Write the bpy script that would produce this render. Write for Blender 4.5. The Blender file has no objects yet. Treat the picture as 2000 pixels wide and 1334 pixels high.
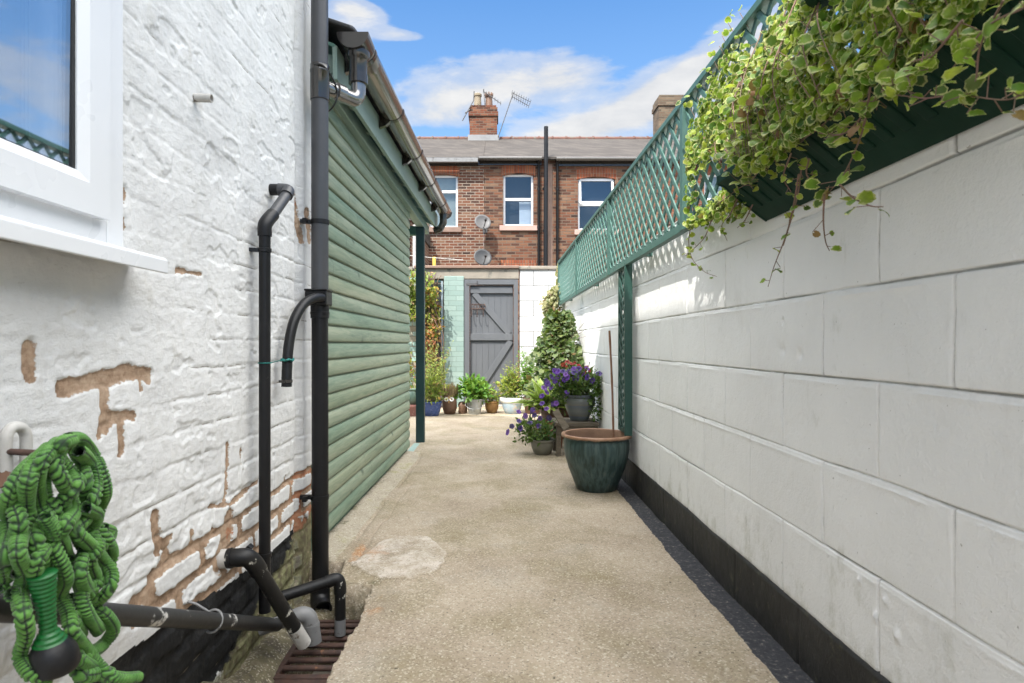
import bpy, bmesh, math, random
import numpy as np
from mathutils import Vector, Matrix

random.seed(7)
RS = np.random.RandomState(11)
R = math.radians
SC = bpy.context.scene
COL = SC.collection
CH, FPX, VX, VY = 0.93, 1147.0, 967.0, 672.0     # camera height, focal length in photo pixels, vanishing point

def at(px, py, Y):
    """the point seen at photo pixel (px, py) and at depth Y"""
    return Vector(((px - VX) / FPX * Y, Y, CH - (py - VY) / FPX * Y))

def gy(py, z=0.0):
    """depth of the ground point seen at row py"""
    return (CH - z) * FPX / (py - VY)

# ------------------------------------------------------------------ objects
def tag(o, label=None, cat=None, group=None, kind=None):
    if label: o['label'] = label
    if cat: o['category'] = cat
    if group: o['group'] = group
    if kind: o['kind'] = kind
    return o

def thing(name, label, cat, loc=(0, 0, 0), group=None):
    o = bpy.data.objects.new(name, None)
    o.empty_display_size = 0.05
    COL.objects.link(o)
    o.location = loc
    return tag(o, label, cat, group, 'thing')

def wloc(o):
    v = Vector((0, 0, 0))
    while o is not None:
        v += o.location
        o = o.parent
    return v

def copy_tree(o, parent=None):
    c = o.copy()
    COL.objects.link(c)
    c.parent = parent
    for ch in [k for k in o.children]:
        copy_tree(ch, c)
    return c

def link_mesh(name, me, mat, parent):
    o = bpy.data.objects.new(name, me)
    COL.objects.link(o)
    if mat: me.materials.append(mat)
    if parent is not None: o.parent = parent
    return o

class MB:
    """collects shapes (world coordinates) for ONE mesh object"""
    def __init__(s): s.v = []; s.f = []
    def add(s, verts, faces):
        n = len(s.v)
        s.v += [tuple(p) for p in verts]
        s.f += [tuple(i + n for i in f) for f in faces]
        return s
    def box(s, x0, x1, y0, y1, z0, z1):
        return s.add([(x0,y0,z0),(x1,y0,z0),(x1,y1,z0),(x0,y1,z0),(x0,y0,z1),(x1,y0,z1),(x1,y1,z1),(x0,y1,z1)],
                     [(3,2,1,0),(4,5,6,7),(0,1,5,4),(1,2,6,5),(2,3,7,6),(3,0,4,7)])
    def obox(s, c, a, b, d):
        c, a, b, d = Vector(c), Vector(a), Vector(b), Vector(d)
        if a.cross(b).dot(d) < 0: d = -d
        p = [c + i*a + j*b + k*d for k in (-1,1) for (i,j) in ((-1,-1),(1,-1),(1,1),(-1,1))]
        return s.add(p, [(3,2,1,0),(4,5,6,7),(0,1,5,4),(1,2,6,5),(2,3,7,6),(3,0,4,7)])
    def bar(s, p, q, w, t, up=(0,0,1)):
        """bar from p to q, w wide across `up`, t thick along it"""
        p, q = Vector(p), Vector(q)
        d = (q - p); a = d * .5; dn = d.normalized()
        n = Vector(up); n = (n - dn * n.dot(dn)).normalized()
        return s.obox((p + q) * .5, a, dn.cross(n) * (w * .5), n * (t * .5))
    def prism(s, poly, axis, lo, hi):
        """polygon in the plane normal to axis, run from lo to hi"""
        n = len(poly)
        def P(u, v, w): return {'x': (w, u, v), 'y': (u, w, v), 'z': (u, v, w)}[axis]
        vs = [P(u, v, lo) for u, v in poly] + [P(u, v, hi) for u, v in poly]
        fs = [tuple(range(n))[::-1], tuple(range(n, 2*n))] + [(i, (i+1) % n, n + (i+1) % n, n + i) for i in range(n)]
        return s.add(vs, fs)
    def tube(s, pts, r, seg=12, caps=True, hollow=0):
        pts = [Vector(p) for p in pts]
        n = len(pts)
        rad = list(r) if hasattr(r, '__len__') else [r] * n
        if hollow:
            pts = pts + [pts[-1], pts[-1] + (pts[-2] - pts[-1]).normalized() * hollow]
            rad = rad + [rad[-1] * .82, rad[-1] * .82]
        T = []
        for i in range(len(pts)):
            d = pts[min(i+1, n-1)] - pts[max(i-1, 0)] if i < n else T[n-1]
            if d.length < 1e-9: d = T[-1] if T else Vector((0,0,1))
            T.append(d.normalized())
        ref = Vector((0,0,1)) if abs(T[0].z) < .9 else Vector((1,0,0))
        u = T[0].cross(ref).normalized()
        vs, fs = [], []
        for i in range(len(pts)):
            u = (u - T[i] * u.dot(T[i]))
            u = u.normalized() if u.length > 1e-6 else T[i].orthogonal().normalized()
            w = T[i].cross(u)
            for k in range(seg):
                a = 2*math.pi*k/seg
                vs.append(pts[i] + (u*math.cos(a) + w*math.sin(a)) * rad[i])
        for i in range(len(pts)-1):
            for k in range(seg):
                k2 = (k+1) % seg
                fs.append((i*seg+k, i*seg+k2, (i+1)*seg+k2, (i+1)*seg+k))
        if caps:
            fs.append(tuple(range(seg))[::-1]); m = (len(pts)-1)*seg
            fs.append(tuple(range(m, m+seg)))
        return s.add(vs, fs)
    def lathe(s, prof, c, seg=40, wob=0.0, caps=True):
        cx, cy, cz = c
        vs, fs = [], []
        n = len(prof)
        for (r, z) in prof:
            for k in range(seg):
                a = 2*math.pi*k/seg
                rr = r * (1 + wob*math.sin(3*a+z*20))
                vs.append((cx + rr*math.cos(a), cy + rr*math.sin(a), cz + z))
        for i in range(n-1):
            for k in range(seg):
                k2 = (k+1) % seg
                fs.append((i*seg+k, i*seg+k2, (i+1)*seg+k2, (i+1)*seg+k))
        if caps: fs.append(tuple(range(seg))[::-1]); fs.append(tuple(range((n-1)*seg, n*seg)))
        return s.add(vs, fs)
    def disc(s, c, n, r, seg=24, dish=0.0):
        n = Vector(n).normalized(); u = n.orthogonal().normalized(); w = n.cross(u); c = Vector(c)
        vs, fs = [c - n*dish], []
        rings = 5 if dish else 1
        for j in range(1, rings+1):
            t = j/rings
            for k in range(seg):
                a = 2*math.pi*k/seg
                vs.append(c - n*dish*(1-t*t) + (u*math.cos(a)+w*math.sin(a))*r*t)
        for k in range(seg): fs.append((0, 1+k, 1+(k+1) % seg))
        for j in range(rings-1):
            for k in range(seg):
                k2 = (k+1) % seg
                fs.append((1+j*seg+k, 1+(j+1)*seg+k, 1+(j+1)*seg+k2, 1+j*seg+k2))
        return s.add(vs, fs)
    def build(s, name, mat, parent=None, smooth=None, bevel=0.0, solid=0.0):
        off = wloc(parent) if parent is not None else Vector((0,0,0))
        me = bpy.data.meshes.new(name)
        me.from_pydata([(x-off.x, y-off.y, z-off.z) for x, y, z in s.v], [], s.f)
        bm = bmesh.new(); bm.from_mesh(me)
        bmesh.ops.recalc_face_normals(bm, faces=bm.faces[:])
        bm.to_mesh(me); bm.free()
        o = link_mesh(name, me, mat, parent)
        if smooth:
            me.shade_smooth(); me.set_sharp_from_angle(angle=R(smooth))
        if solid:
            m = o.modifiers.new('t', 'SOLIDIFY'); m.thickness = solid; m.offset = 0
        if bevel:
            m = o.modifiers.new('b', 'BEVEL'); m.width = bevel; m.segments = 2; m.limit_method = 'ANGLE'; m.angle_limit = R(40)
        return o

def arr_mesh(name, V, F, mat, parent=None, attrs=None, smooth=True):
    """V (n,3) world, F (m,k) all the same k; attrs: per-vertex floats"""
    V = np.asarray(V, dtype=np.float32)
    if parent is not None:
        off = wloc(parent); V = V - np.array([off.x, off.y, off.z], dtype=np.float32)
    F = np.asarray(F, dtype=np.int32)
    me = bpy.data.meshes.new(name)
    k = F.shape[1]
    me.vertices.add(len(V)); me.vertices.foreach_set('co', V.ravel())
    me.loops.add(F.size); me.loops.foreach_set('vertex_index', F.ravel())
    me.polygons.add(len(F))
    me.polygons.foreach_set('loop_start', np.arange(0, F.size, k, dtype=np.int32))
    me.polygons.foreach_set('loop_total', np.full(len(F), k, dtype=np.int32))
    me.update(calc_edges=True)
    for an, av in (attrs or {}).items():
        a = me.attributes.new(an, 'FLOAT', 'POINT')
        a.data.foreach_set('value', np.asarray(av, dtype=np.float32).ravel())
    if smooth: me.shade_smooth()
    me.validate()
    return link_mesh(name, me, mat, parent)

def grid_mesh(name, P, mat, parent=None, attrs=None, flip=False, smooth=True):
    n, m = P.shape[:2]
    i, j = np.meshgrid(np.arange(n-1), np.arange(m-1), indexing='ij')
    a = (i*m + j).ravel()
    F = np.stack([a, a+1, a+m+1, a+m], 1)
    if flip: F = F[:, ::-1]
    return arr_mesh(name, P.reshape(-1, 3), F, mat, parent, attrs, smooth)

# ------------------------------------------------------------------ noise on arrays
_T = np.random.RandomState(5).rand(64, 256, 256)
def vn(x, y, s=0):
    T = _T[s % 64]
    xi = np.floor(x).astype(int); yi = np.floor(y).astype(int)
    fx = x - xi; fy = y - yi
    fx = fx*fx*fx*(fx*(fx*6-15)+10); fy = fy*fy*fy*(fy*(fy*6-15)+10)
    a, b = T[xi % 256, yi % 256], T[(xi+1) % 256, yi % 256]
    c, d = T[xi % 256, (yi+1) % 256], T[(xi+1) % 256, (yi+1) % 256]
    return (a*(1-fx)+b*fx)*(1-fy) + (c*(1-fx)+d*fx)*fy - .5
def fbm(x, y, s=0, o=4):
    r = 0; a = 1
    for k in range(o):
        r = r + a*vn(x*2**k + 17.3*k, y*2**k + 9.1*k, s+k); a *= .5
    return r
def sst(a, b, x):
    t = np.clip((x-a)/(b-a), 0, 1); return t*t*(3-2*t)
def seg_dist(X, Y, p, q):
    (x0, y0), (x1, y1) = p, q
    dx, dy = x1-x0, y1-y0
    L = dx*dx+dy*dy + 1e-12
    t = np.clip(((X-x0)*dx+(Y-y0)*dy)/L, 0, 1)
    return np.hypot(X-x0-t*dx, Y-y0-t*dy)
def in_poly(X, Y, poly):
    ins = np.zeros(X.shape, bool)
    n = len(poly)
    for i in range(n):
        x0, y0 = poly[i]; x1, y1 = poly[(i+1) % n]
        c = (y0 > Y) != (y1 > Y)
        ins ^= c & (X < (x1-x0)*(Y-y0)/((y1-y0) if abs(y1-y0) > 1e-9 else 1e-9)+x0)
    return ins
def catmull(pts, n=8):
    P = [Vector(p) for p in pts]
    P = [P[0]*2-P[1]] + P + [P[-1]*2-P[-2]]
    out = []
    for i in range(1, len(P)-2):
        for k in range(n):
            t = k/n
            a, b, c, d = P[i-1], P[i], P[i+1], P[i+2]
            out.append(.5*((2*b)+(c-a)*t+(2*a-5*b+4*c-d)*t*t+(3*b-a-3*c+d)*t**3))
    out.append(P[-2])
    return out

# ------------------------------------------------------------------ material nodes
class NT:
    def __init__(s, name):
        s.m = bpy.data.materials.new(name); s.m.use_nodes = True
        s.t = s.m.node_tree
        s.b = s.t.nodes['Principled BSDF']; s.out = s.t.nodes['Material Output']
    def n(s, typ, ins=None, out=0, **props):
        nd = s.t.nodes.new(typ)
        for k, v in props.items(): setattr(nd, k, v)
        for k, v in (ins or {}).items():
            sk = nd.inputs[k]
            if isinstance(v, bpy.types.NodeSocket): s.t.links.new(v, sk)
            else:
                if sk.type == 'RGBA' and hasattr(v, '__len__') and len(v) == 3: v = (*v, 1)
                sk.default_value = v
        return nd.outputs[out]
    def pos(s, scale=(1,1,1), loc=(0,0,0), rot=(0,0,0)):
        tc = s.n('ShaderNodeTexCoord', out=3)
        return s.n('ShaderNodeMapping', {'Vector': tc, 'Scale': scale, 'Location': loc, 'Rotation': rot})
    def noise(s, vec, scale, detail=4, rough=.55, dist=0.0):
        return s.n('ShaderNodeTexNoise', {'Vector': vec, 'Scale': scale, 'Detail': detail, 'Roughness': rough, 'Distortion': dist})
    def ramp(s, fac, stops, interp='LINEAR'):
        nd = s.t.nodes.new('ShaderNodeValToRGB'); s.t.links.new(fac, nd.inputs[0])
        cr = nd.color_ramp; cr.interpolation = interp
        while len(cr.elements) < len(stops): cr.elements.new(.5)
        for e, (p, c) in zip(cr.elements, stops):
            e.position = p
            e.color = (c, c, c, 1) if not hasattr(c, '__len__') else (*c, 1)
        return nd.outputs[0]
    def mix(s, fac, a, b, blend='MIX'):
        nd = s.t.nodes.new('ShaderNodeMix'); nd.data_type = 'RGBA'; nd.blend_type = blend
        for k, v in ((0, fac), (6, a), (7, b)):
            if isinstance(v, bpy.types.NodeSocket): s.t.links.new(v, nd.inputs[k])
            else: nd.inputs[k].default_value = v if k == 0 else ((*v, 1) if len(v) == 3 else v)
        return nd.outputs[2]
    def math(s, op, a, b=0.0, clamp=False):
        nd = s.t.nodes.new('ShaderNodeMath'); nd.operation = op; nd.use_clamp = clamp
        for k, v in ((0, a), (1, b)):
            if isinstance(v, bpy.types.NodeSocket): s.t.links.new(v, nd.inputs[k])
            else: nd.inputs[k].default_value = v
        return nd.outputs[0]
    def attr(s, name): return s.n('ShaderNodeAttribute', out=2, attribute_name=name)
    def bump(s, h, strength=.3, dist=.01):
        o = s.n('ShaderNodeBump', {'Height': h, 'Strength': strength, 'Distance': dist})
        s.t.links.new(o, s.b.inputs['Normal']); return o
    def set(s, **k):
        for n_, v in k.items():
            n_ = n_.replace('_', ' ')
            if isinstance(v, bpy.types.NodeSocket): s.t.links.new(v, s.b.inputs[n_])
            else: s.b.inputs[n_].default_value = (*v, 1) if hasattr(v, '__len__') and len(v) == 3 else v
        return s.m

def surf(name, c1, c2=None, scale=8.0, rough=.6, bump=.15, bscale=60, metal=0.0, stretch=(1,1,1), spots=None, spec=.5, coat=0.0):
    """painted / plain surface with large colour drift, fine grain and optional spots (colour, scale, threshold)"""
    m = NT(name)
    p = m.pos(stretch)
    c2 = c2 or tuple(x*.8 for x in c1)
    f = m.ramp(m.noise(p, scale, 5, .6), [(.32, c1), (.68, c2)])
    if spots:
        sc, ss, th = spots
        k = m.ramp(m.noise(p, ss, 6, .65), [(th, 0.0), (th+.05, 1.0)])
        f = m.mix(k, f, sc)
    g = m.noise(p, bscale, 4, .6)
    m.bump(g, bump, .004)
    rr = m.math('ADD', m.math('MULTIPLY', m.noise(p, scale*2.3, 3), .25), rough-.12)
    m.set(Base_Color=f, Roughness=rr, Metallic=metal, Specular_IOR_Level=spec, Coat_Weight=coat)
    return m.m
# ------------------------------------------------------------------ camera, light, sky
cam = bpy.data.cameras.new('camera'); camo = bpy.data.objects.new('camera', cam); COL.objects.link(camo)
camo.location = (0, 0, CH); camo.rotation_euler = (R(90), 0, 0)
cam.sensor_width = 36; cam.lens = 36*FPX/2000
cam.shift_x = (1000-VX)/2000; cam.shift_y = (VY-667)/2000
cam.clip_start = .02; cam.clip_end = 2000
cam.dof.use_dof = True; cam.dof.focus_distance = 3.2; cam.dof.aperture_fstop = 8.0
SC.camera = camo

SUN = Vector((1.0, 1.65, -2.6)).normalized()
sl = bpy.data.lights.new('sun', 'SUN'); sl.energy = 3.0; sl.angle = R(.5); sl.color = (1, .955, .89)
so = bpy.data.objects.new('sun', sl); COL.objects.link(so)
so.rotation_euler = SUN.to_track_quat('-Z', 'Y').to_euler(); so.location = (-4, -6, 10)

CLD, CLD_FILL, SKYM = 2.75, 7.9, (.27, .57, .79)
W = bpy.data.worlds.new('World'); SC.world = W; W.use_nodes = True
wt = W.node_tree
class WN(NT):
    def __init__(s): s.t = wt
w = WN()
bg = wt.nodes['Background']
sky = wt.nodes.new('ShaderNodeTexSky'); sky.sky_type = 'NISHITA'; sky.sun_disc = False
sky.sun_elevation = math.asin(-SUN.z); sky.sun_rotation = math.atan2(-SUN.x, -SUN.y)
sky.air_density = 1.0; sky.dust_density = .6; sky.ozone_density = 2.5; sky.altitude = 0
tc = w.n('ShaderNodeTexCoord', out=0)
sx = wt.nodes.new('ShaderNodeSeparateXYZ'); wt.links.new(tc, sx.inputs[0])
X_, Y_, Z_ = sx.outputs
az = w.math('ARCTAN2', X_, Y_); el = w.math('ARCSINE', Z_)
cv = w.n('ShaderNodeCombineXYZ', {'X': az, 'Y': w.math('MULTIPLY', el, 2.6), 'Z': 0.0})
warp = w.noise(cv, 3.2, 7, .62, .35)
fine = w.noise(cv, 9.0, 6, .6, .2)
def blob(px, py, sw, sh, amp, tilt=0.0):
    d = at(px, py, 1) - Vector((0, 0, CH))
    a0 = math.atan2(d.x, d.y); e0 = math.asin(d.normalized().z)
    da = w.math('SUBTRACT', az, a0); de = w.math('SUBTRACT', el, e0)
    de = w.math('SUBTRACT', de, w.math('MULTIPLY', da, tilt))
    q = w.math('ADD', w.math('POWER', w.math('DIVIDE', da, sw/FPX), 2.0), w.math('POWER', w.math('DIVIDE', de, sh/FPX), 2.0))
    return w.math('MULTIPLY', w.math('POWER', 2.718, w.math('MULTIPLY', q, -1.0)), amp)
tot = None
for bl in [(990, 165, 170, 48, .62), (1120, 140, 80, 42, .35), (850, 205, 90, 36, .42), (1230, 215, 190, 42, .66, .28), (1100, 255, 110, 22, .3, .1), (1420, 110, 160, 60, .42, .5),
           (2753, 131, 560, 250, .62), (690, 18, 60, 20, .52, -.1), (780, 68, 48, 9, .38), (840, 232, 120, 16, .3), (1340, 190, 80, 60, .34), (600, 60, 130, 40, .4)]:
    b_ = blob(*bl)
    tot = b_ if tot is None else w.math('ADD', tot, b_)
over = w.math('MULTIPLY', w.math('MULTIPLY', w.math('SUBTRACT', w.math('ABSOLUTE', az), 1.55), 2.2, True), w.math('MULTIPLY', w.math('SUBTRACT', el, .46), 5.0, True))  # unseen bright cloud cover, added out of view to fill the shade
side = w.math('MULTIPLY', w.math('SUBTRACT', w.math('ABSOLUTE', az), .85), 4.0, True)
over = w.math('MAXIMUM', over, w.math('MULTIPLY', w.math('SUBTRACT', el, w.math('SUBTRACT', .76, w.math('MULTIPLY', side, .36))), 3.2, True))
tot = w.math('ADD', tot, w.math('MULTIPLY', over, .95))
dens = w.math('ADD', w.math('ADD', tot, w.math('MULTIPLY', w.math('SUBTRACT', warp, .5), 1.25)), w.math('MULTIPLY', w.math('SUBTRACT', fine, .5), .85))
cl = w.ramp(w.math('MULTIPLY', dens, w.ramp(tot, [(.04, 0.0), (.25, 1.0)])), [(.16, 0.0), (.42, .5), (.74, .95)], 'EASE')
lit = w.ramp(w.math('ADD', w.math('MULTIPLY', fine, .5), w.math('MULTIPLY', warp, .5)), [(.4, (CLD*.76, CLD*.775, CLD*.80)), (.62, (CLD, CLD*.985, CLD*.96))])
hi = w.mix(over, (1, 1, 1), (CLD_FILL, CLD_FILL*.995, CLD_FILL*.985))
shade = w.mix(1.0, lit, hi, 'MULTIPLY')
skyc = w.mix(1.0, sky.outputs[0], SKYM, 'MULTIPLY')
skyc = w.mix(w.ramp(el, [(0.0, .70), (.18, .55), (.38, .32), (.60, .05)]), skyc, (CLD*.62, CLD*.82, CLD*.98))
colr = w.mix(cl, skyc, shade)
wt.links.new(colr, bg.inputs['Color']); bg.inputs['Strength'].default_value = .13
SC.view_settings.view_transform = 'Standard'; SC.view_settings.look = 'None'
SC.view_settings.exposure = 1.42; SC.view_settings.gamma = 1

# ------------------------------------------------------------------ materials
def mat_white_brick():
    m = NT('whitewashed_brick'); p = m.pos()
    base = m.ramp(m.noise(p, 5, 6, .62), [(.3, (.59, .59, .58)), (.7, (.715, .715, .70))])
    blot = m.ramp(m.noise(m.pos((1, 1, .5)), 14, 7, .72), [(.54, 0.0), (.72, .6)])
    base = m.mix(blot, base, (.52, .51, .47))
    # hairline cracks and lost flakes in the paint
    cr = m.ramp(m.noise(m.pos((1, .7, 2.6)), 21, 8, .72, .5), [(.64, 0.0), (.685, 1.0)])
    crm = m.ramp(m.noise(p, 2.2, 3), [(.5, 0.0), (.72, .7)])
    base = m.mix(m.math('MULTIPLY', cr, crm), base, (.25, .22, .18))
    wn = m.math('ADD', m.attr('wear'), m.math('MULTIPLY', m.math('SUBTRACT', m.noise(p, 55, 5, .65), .5), .75))
    wm = m.ramp(wn, [(.49, 0.0), (.53, 1.0)])
    mort = m.ramp(m.math('ADD', m.math('MULTIPLY', m.noise(p, 60, 7, .7), .6), m.math('MULTIPLY', m.noise(p, 9, 4), .4)), [(.34, (.17, .11, .07)), (.48, (.33, .225, .15)), (.66, (.47, .355, .255))])
    rim = m.ramp(wn, [(.46, 0.0), (.50, .6), (.545, 0.0)])
    base = m.mix(rim, base, (.30, .24, .18))
    c = m.mix(wm, base, mort)
    br = m.ramp(m.math('ADD', m.attr('brick'), m.math('MULTIPLY', m.math('SUBTRACT', m.noise(p, 60, 5, .65), .5), .8)), [(.5, 0.0), (.55, 1.0)])
    c = m.mix(br, c, m.ramp(m.noise(p, 40, 4), [(.3, (.30, .12, .06)), (.7, (.42, .22, .13))]))
    tn = m.math('ADD', m.attr('tar'), m.math('MULTIPLY', m.math('SUBTRACT', m.noise(p, 38, 6, .65), .5), .5))
    tm = m.ramp(tn, [(.49, 0.0), (.52, 1.0)])
    tarc = m.ramp(m.noise(p, 70, 6, .7), [(.3, (.010, .010, .010)), (.62, (.022, .022, .022)), (.80, (.09, .085, .075))])
    c = m.mix(tm, c, tarc)
    dn = m.math('ADD', m.attr('dirt'), m.math('MULTIPLY', m.math('SUBTRACT', m.noise(p, 26, 6, .7), .5), 1.0))
    c = m.mix(m.ramp(dn, [(.45, 0.0), (.6, .9)]), c, m.ramp(m.noise(p, 35, 5), [(.35, (.12, .10, .065)), (.6, (.22, .22, .11)), (.7, (.40, .33, .25))]))
    ck = m.math('ADD', m.attr('crk_shade'), m.math('MULTIPLY', m.math('SUBTRACT', m.noise(p, 45, 5, .65), .5), .9))
    c = m.mix(m.ramp(ck, [(.55, 0.0), (.8, .75)]), c, (.20, .175, .135))  # undercut shade painted as dark lines, along with cracked upright joints
    h = m.math('ADD', m.math('MULTIPLY', m.noise(p, 170, 6, .72), .9), m.math('MULTIPLY', m.noise(m.pos((1, .6, 1.5)), 48, 6, .68), .9))
    m.bump(h, .6, .0045)
    m.set(Base_Color=c, Roughness=.8, Specular_IOR_Level=.2)
    return m.m

def mat_block():
    m = NT('painted_blockwork'); p = m.pos()
    c = m.ramp(m.noise(p, 2.6, 5, .6), [(.3, (.755, .755, .745)), (.7, (.83, .83, .82))])
    d = m.ramp(m.noise(m.pos((1, 1, .35)), 7, 7, .7), [(.60, 0.0), (.78, .45)])
    c = m.mix(d, c, (.53, .52, .49))
    sp = m.ramp(m.noise(p, 75, 3, .5), [(.735, 0.0), (.765, .8)])
    c = m.mix(sp, c, (.38, .37, .34))
    jn = m.math('ADD', m.attr('joint'), m.math('MULTIPLY', m.math('SUBTRACT', m.noise(p, 14, 6, .7), .5), 1.1))
    c = m.mix(m.ramp(jn, [(.45, 0.0), (.85, .68)]), c, (.27, .26, .235))
    szb = m.t.nodes.new('ShaderNodeSeparateXYZ'); m.t.links.new(m.n('ShaderNodeTexCoord', out=3), szb.inputs[0])
    low = m.ramp(szb.outputs[2], [(.16, .16), (.42, 0.0)])
    gr = m.ramp(m.math('ADD', m.noise(m.pos((1, 1, .5), (3, 1, 2)), 9, 7, .72), low), [(.62, 0.0), (.80, .55)])
    c = m.mix(gr, c, (.38, .38, .30))
    h = m.math('ADD', m.math('MULTIPLY', m.noise(p, 150, 5, .6), .55), m.math('MULTIPLY', m.noise(m.pos((1, 1, .6)), 26, 5, .55), .8))
    h = m.math('ADD', h, m.math('MULTIPLY', m.noise(p, 62, 6, .7), .8))
    m.bump(h, .55, .005)
    m.set(Base_Color=c, Roughness=.6, Specular_IOR_Level=.3)
    return m.m

def mat_plinth():
    m = NT('black_bitumen_paint'); p = m.pos()
    c = m.ramp(m.noise(p, 6, 6, .65), [(.3, (.010, .010, .010)), (.7, (.026, .025, .024))])
    k = m.ramp(m.noise(p, 22, 7, .72), [(.57, 0.0), (.68, .8)])
    c = m.mix(k, c, (.075, .075, .045))
    k = m.ramp(m.noise(p, 48, 7, .75), [(.66, 0.0), (.70, .8)])
    c = m.mix(k, c, (.22, .21, .18))
    m.bump(m.noise(p, 90, 5, .65), .4, .005)
    m.set(Base_Color=c, Roughness=.62)
    return m.m

def mat_concrete():
    m = NT('weathered_concrete'); p = m.pos()
    c = m.ramp(m.noise(p, 1.7, 6, .6), [(.28, (.26, .205, .148)), (.5, (.35, .288, .215)), (.72, (.43, .36, .275))])
    moss = m.ramp(m.noise(p, 2.4, 7, .66, .3), [(.45, 0.0), (.64, .7)])
    c = m.mix(moss, c, (.215, .178, .100))
    grey = m.ramp(m.noise(m.pos((1, 1, 1), (7, 3, 0)), 3.1, 6, .65), [(.55, 0.0), (.72, .5)])
    c = m.mix(grey, c, (.30, .275, .235))
    # patch of paler, later mortar with a rusty corner
    pn = m.math('ADD', m.attr('patch'), m.math('MULTIPLY', m.math('SUBTRACT', m.noise(p, 9, 6, .65), .5), .55))
    pm = m.math('MULTIPLY', m.ramp(pn, [(.48, 0.0), (.66, .85)]), m.ramp(m.noise(p, 7, 7, .75), [(.38, .15), (.60, 1.0)]))
    c = m.mix(pm, c, m.ramp(m.noise(p, 14, 5), [(.35, (.46, .40, .335)), (.65, (.57, .51, .445))]))
    c = m.mix(m.ramp(pn, [(.44, 0.0), (.50, .5), (.56, 0.0)]), c, (.20, .155, .10))
    rn = m.math('ADD', m.attr('rust'), m.math('MULTIPLY', m.math('SUBTRACT', m.noise(p, 11, 7, .7), .5), 1.2))
    c = m.mix(m.ramp(rn, [(.5, 0.0), (.75, .75)]), c, (.40, .20, .085))
    hn = m.math('ADD', m.attr('haunch'), m.math('MULTIPLY', m.math('SUBTRACT', m.noise(p, 12, 6, .65), .5), .35))
    hm = m.ramp(hn, [(.5, 0.0), (.56, .8)])
    c = m.mix(hm, c, m.ramp(m.noise(p, 8, 6, .65), [(.35, (.33, .29, .225)), (.55, (.40, .355, .275)), (.7, (.26, .26, .10))]))
    mn = m.math('ADD', m.attr('moss'), m.math('MULTIPLY', m.math('SUBTRACT', m.noise(p, 16, 7, .7), .5), .9))
    c = m.mix(m.ramp(mn, [(.48, 0.0), (.65, .85)]), c, m.ramp(m.noise(p, 24, 5), [(.35, (.055, .047, .034)), (.55, (.11, .10, .052)), (.7, (.20, .165, .12))]))
    # exposed aggregate
    v = m.n('ShaderNodeTexVoronoi', {'Vector': p, 'Scale': 185.0, 'Randomness': 1.0}, out=1)
    rnd = m.math('MULTIPLY', m.n('ShaderNodeSeparateColor', {'Color': v}), 1.0)
    c = m.mix(m.ramp(rnd, [(.0, .55), (.2, .0), (.76, .0), (1., .5)]), c, m.ramp(rnd, [(.4, (.13, .105, .07)), (.6, (.62, .57, .47))]))
    stn = m.ramp(m.noise(m.pos((1.0, .6, 1), (5, 2, 0)), 4.5, 7, .7, .6), [(.60, 0.0), (.74, .5)])
    c = m.mix(stn, c, (.17, .14, .10))
    sp = m.ramp(m.noise(p, 40, 3, .55), [(.70, 0.0), (.72, .85)])
    c = m.mix(sp, c, (.07, .06, .045))
    tl = m.math('ADD', m.attr('teal'), m.math('MULTIPLY', m.math('SUBTRACT', m.noise(p, 14, 6, .7), .5), .6))
    c = m.mix(m.ramp(tl, [(.5, 0.0), (.56, .85)]), c, (.26, .38, .35))
    tn = m.math('ADD', m.attr('tar'), m.math('MULTIPLY', m.math('SUBTRACT', m.noise(p, 24, 7, .7), .5), .42))
    tarc = m.ramp(m.noise(p, 60, 7, .75), [(.3, (.026, .027, .031)), (.56, (.05, .05, .055)), (.64, (.16, .15, .13)), (.72, (.34, .31, .26))])
    c = m.mix(m.ramp(tn, [(.49, 0.0), (.52, 1.0)]), c, tarc)
    h = m.math('ADD', m.math('MULTIPLY', m.noise(p, 130, 5, .7), .6), m.math('MULTIPLY', rnd, .22))
    h = m.math('ADD', h, m.math('MULTIPLY', m.noise(p, 24, 6, .6), .5))
    m.bump(h, .7, .006)
    m.set(Base_Color=c, Roughness=.85, Specular_IOR_Level=.25)
    return m.m

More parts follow.
